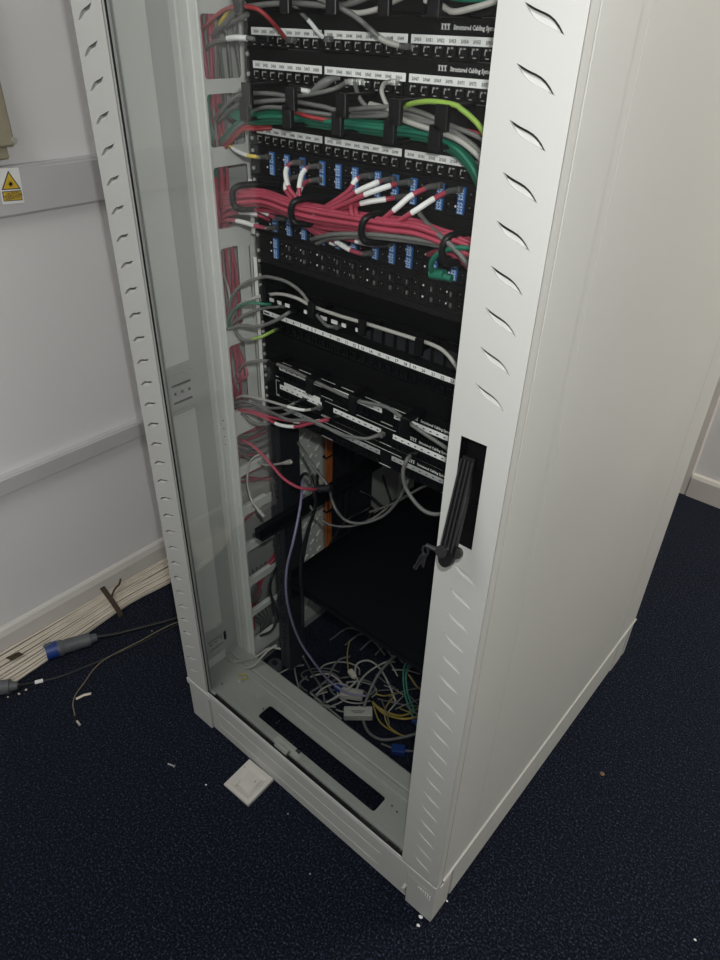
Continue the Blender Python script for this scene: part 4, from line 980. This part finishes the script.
# ---------------------------------------------------------------- floor outside
# cream cable bundle along the left wall
yy = [-.39, -.33, -.25, -.05, .12, .28, .6, 1.0, 1.5, 1.9]
NC = 38
for k in range(NC):
    row = k//13; j = k % 13
    off = .020+j*.0068; z0 = .0035+row*.0062
    pts = []
    for i, y in enumerate(yy):
        spread = {.12: .70, -.05: .82, .28: .8}.get(y, 1.0)
        lift = .018*(1-j/12)**1.2
        x = WL+.016+(off-.02)*spread*1.0+.0035+row*.0018+random.uniform(-.0026, .0026)
        z = z0+lift*(1.0+.4*row)+random.uniform(-.0008, .0012)
        if y == .12: z += .003
        pts.append(Vector((x, y, z)))
    o_ = off-.02
    pts = [Vector((WL-.08, -.60-o_*.5, .004+row*.006)), Vector((WL-.02+o_*.2, -.56-o_*.4, .004+row*.006)), Vector((WL+.016+o_*.7, -.49, z0+.001*(k % 3)))]+pts
    b = MB(); b.tube(catmull(pts, 4), .0033, 6); o = b.build('cream_cable', 'cream'); tag(o, 'long cream cable in the flat bundle along the foot of the white wall', 'cable', 'cream cables along the left wall')
t = thing('cable_tie', 'dark hook-and-loop strap tied over the cream cables', 'strap', (WL+.06, .10, .0))
b = MB()
def strap(yc, w=.008):
    prof = [(WL+.018, .075), (WL+.040, .062), (WL+.065, .046), (WL+.088, .028), (WL+.101, .010), (WL+.102, .001)]
    vs = []; n = len(prof)
    for x, z in prof:
        vs += [(x, yc-w, z), (x, yc+w, z), (x-.001, yc-w, z-.0018), (x-.001, yc+w, z-.0018)]
    fs = []
    for i in range(n-1):
        a = 4*i; fs += [(a, a+4, a+5, a+1), (a+2, a+3, a+7, a+6), (a, a+2, a+6, a+4), (a+1, a+5, a+7, a+3)]
    b.add(vs, fs)
strap(.072); bp(b, 'band', 'velcro', t)
b = MB(); b.tube(catmull([Vector((WL+.055, .075, .050)), Vector((WL+.045, .098, .066)), Vector((WL+.040, .118, .070)), Vector((WL+.034, .130, .082))], 5), .0035, 6, flat=.4); bp(b, 'loose_tail', 'velcro', t)
for px, py, lab in ((106, 649, 'torn brown paper scrap on the cream cables at the left edge'),):
    p = at(14, 655, .05, 2); b = MB(); b.prism([(-.012, -.02), (.010, -.014), (.014, .02), (-.004, .016)], p+Vector((0, 0, -.004)), X, Y, Z, .001); o = b.build('paper_scrap', 'velcro'); tag(o, lab, 'scrap')

# blue and grey inline connector lying by the cream cables
def connector(name, label, p, q, blue):
    p = Vector(p); q = Vector(q); d = (q-p); L = d.length; d.normalize()
    t = thing(name, label, 'power connector', (p.x, p.y, 0))
    r0 = p.z
    if blue:
        b = MB(); b.tube([p, p+d*.030], lambda s: r0*.98, 20)
        b.tube([p-d*.002, p+d*.004], r0*1.0, 20); bp(b, 'blue_collar', 'plug_blue', t)
        b = MB(); lid = p+Z*r0*.9; b.box(lid.x-.006, lid.y-.004, lid.z-.004, lid.x+.006, lid.y+.02, lid.z+.003, bev=.001); bp(b, 'lid_latch', 'plug_grey', t)
    g0 = p+d*(.030 if blue else 0)
    b = MB(); b.tube([g0, g0+d*.012, g0+d*.016, g0+d*.05, g0+d*.062, g0+d*(L-.03)], lambda s: r0*(.95 if s < .25 else .80), 16)
    for k in range(7): b.tube([g0+d*(.020+.005*k), g0+d*(.0225+.005*k)], r0*.86, 16)
    bp(b, 'grey_body', 'plug_grey', t)
    b = MB(); e = g0+d*(L-.03); b.tube([e-d*.003, e+d*.02], lambda s: r0*(.62-.2*s), 14); bp(b, 'gland', 'plug_grey', t)
    return t, g0+d*(L-.03)+d*.02
_, e1 = connector('power_connector', 'blue and grey round power connector lying beside the cream cables', (at(47, 652, .025, 2)), at(90, 639, .022, 2), True)
_, e2 = connector('power_connector', 'grey power connector cut by the left edge, nearer the camera than the blue one', at(-22, 690, .025, 2), at(22, 685, .022, 2), False)
tag(MB().tube(catmull([e1, e1+Vector((.03, .06, -.008)), Vector((-1.10, .20, .006)), Vector((-1.02, .42, .006)), Vector((-.90, .75, .006))], 8), .0045, 8).build('power_lead', 'bcab'), 'black lead running from the blue and grey connector behind the cabinet', 'cable')
o = tag(MB().tube(catmull([e2, at(40, 681.5, .008, 2), at(62, 676, .005, 2), at(90, 665, .004, 2), at(130, 648, .004, 2), at(172, 628, .004, 2), at(200, 612, .004, 2)], 8), .0028, 8).build('power_lead', 'bcab'), 'thin black lead with a white tag leading from the grey connector', 'cable')
b = MB(); b.tube([at(35, 682.5, .010, 2), at(43, 680.5, .009, 2)], .0055, 8); b.build('label_sleeve', 'white', o)
o = cable('thin brown cable curling on the carpet left of the cabinet', 'velcro', .0016, [(200, 617, .004), (178, 622, .004), (160, 630, .004), (140, 641, .004), (120, 651, .005), (104, 660, .006), (93, 670, .005), (84, 683, .004), (76, 694, .004), (73, 704, .004), (75, 716, .004)], ax=2)
o.data.materials[0] = mat('tan_cable', (.20, .17, .11), .5, var=(25, .1))
b = MB(); b.tube([at(76, 699, .006, 2), at(84, 695, .008, 2), at(91, 693.5, .010, 2)], .0042, 6, flat=.4); b.build('tag_flag', 'cream', o)
b = MB(); b.tube([at(75, 717, .005, 2), at(77, 721, .005, 2)], .0045, 8); b.tube([at(77, 721, .005, 2), at(80, 725, .005, 2)], .003, 8, 1); b.build('connector_tip', ['blackpl', 'wplas'], o)

# white square plastic plate in front of the plinth
pc = (at(225, 786, 0, 2)+at(274, 778, 0, 2)+at(250, 763, 0, 2)+at(247, 808, 0, 2))/4
t = thing('blank_wall_plate', 'square white plastic blanking plate lying on the carpet against the front plinth', 'plate', (pc.x, pc.y, 0))
t.rotation_euler = (math.radians(3), math.radians(-1), math.radians(1.5))
b = MB(); h = .043
b.sheet(rect(-h, -h, h, h), [rect(-.033, -.033, .033, .033)], (0, 0, .0045), X, Y, .009)
vs = []
for q, z in ((.033, .0088), (.0225, .0035), (.0215, .0062)): vs += [(-q, -q, z), (q, -q, z), (q, q, z), (-q, q, z)]
b.add(vs, [(4*k+i, 4*k+(i+1) % 4, 4*k+4+(i+1) % 4, 4*k+4+i) for k in (0, 1) for i in range(4)]+[(8, 9, 10, 11)])
b.build('plate', 'wplas', t)
b = MB(); b.box(-.026, -.030, .0050, -.018, -.012, .0100, bev=.0005); b.box(.012, .004, .0060, .022, .014, .0085, bev=.0005); b.build('moulded_clip', 'wplas', t)
b = MB(); b.cyl((.013, .010, .0075), (.013, .010, .0090), .0016, 8); b.cyl((-.037, .020, .008), (-.037, .020, .0092), .0016, 8); b.build('screw_hole', 'ink', t)

# crumbs and bits on the carpet
def crumb(px, py, s, label, m='white', name='plastic_crumb', cat='debris'):
    p = at(px, py, 0, 2); b = MB(); n = 7; vs = [(0, 0, s*.9)]
    for k in range(n):
        a = 2*math.pi*k/n; r = s*random.uniform(.7, 1.15); vs.append((r*math.cos(a), r*math.sin(a)*.8, s*.25))
    for k in range(n):
        a = 2*math.pi*k/n; vs.append((vs[1+k][0]*.8, vs[1+k][1]*.8, 0))
    fs = [(0, 1+k, 1+(k+1) % n) for k in range(n)]+[(1+k, n+1+k, n+1+(k+1) % n, 1+(k+1) % n) for k in range(n)]
    b.add(vs, fs); o = b.build(name, m); o.location = (p.x, p.y, 0); tag(o, label, cat); return o
crumb(206, 785, .0028, 'tiny white crumb on the carpet left of the white square plate')
crumb(418, 925.5, .0042, 'white crumb on the carpet just in front of the nearest cabinet corner')
crumb(421, 917, .0055, 'white flake against the foot of the nearest cabinet corner')
crumb(447, 901, .0028, 'pale crumb on the carpet beside the right face of the nearest corner')
crumb(602, 774, .007, 'brown crumb on the carpet right of the cabinet', 'brown')
crumb(695, 940, .0030, 'white crumb near the bottom right of the carpet')
crumb(310, 874, .0022, 'faint pale speck on the carpet below the plinth centre', 'greylab')
crumb(288, 814, .0022, 'pale speck on the carpet just right of the white square plate', 'greylab')
crumb(19, 694, .0045, 'larger pale crumb below the grey connector at the left', 'cream')
crumb(26, 690, .0045, 'pale crumb touching the end of the grey connector', 'cream')
crumb(8, 697, .0030, 'small pale crumb nearest the left edge', 'cream')
crumb(77, 640, .0050, 'pale crumb beside the blue and grey connector', 'cream')
crumb(152, 631, .0026, 'pale speck on the carpet left of the cabinet foot', 'greylab')
o = MB(); p = at(171, 765, .003, 2)
o.cyl(p+Vector((-.009, -.003, 0)), p+Vector((.008, .003, 0)), .0017, 8); o.cyl(p+Vector((.008, .003, 0)), p+Vector((.0095, .0035, 0)), .0035, 10)
tag(o.build('screw', 'steel'), 'small silver screw lying on the carpet at the lower left', 'screw')

# ---------------------------------------------------------------- lights
def area(name, loc, size, power, col, rot=(0, 0, 0)):
    l = bpy.data.lights.new(name, 'AREA'); l.shape = 'DISK'; l.size = size; l.energy = power; l.color = col
    o = bpy.data.objects.new(name, l); COL.objects.link(o); o.location = loc; o.rotation_euler = rot; return o
def bulb(name, loc, r, power, col):
    l = bpy.data.lights.new(name, 'POINT'); l.shadow_soft_size = r; l.energy = power; l.color = col
    o = bpy.data.objects.new(name, l); COL.objects.link(o); o.location = loc; return o
fl = CP+RR*.025+UU*.065
bulb('phone_flash', fl, .012, 22, (1.0, .99, .96))
area('ambient_fill', (-.5, -1.3, 2.48), 1.2, 17, (1.0, .98, .95))  # unseen fill added for soft ambient, set left to brighten the wall
area('ceiling_panel_rear', (1.2, 1.5, 2.48), .7, 33, (1.0, .93, .82))
w = bpy.data.worlds.new('world'); S.world = w; w.use_nodes = True
w.node_tree.nodes['Background'].inputs[0].default_value = (.5, .52, .55, 1); w.node_tree.nodes['Background'].inputs[1].default_value = .02
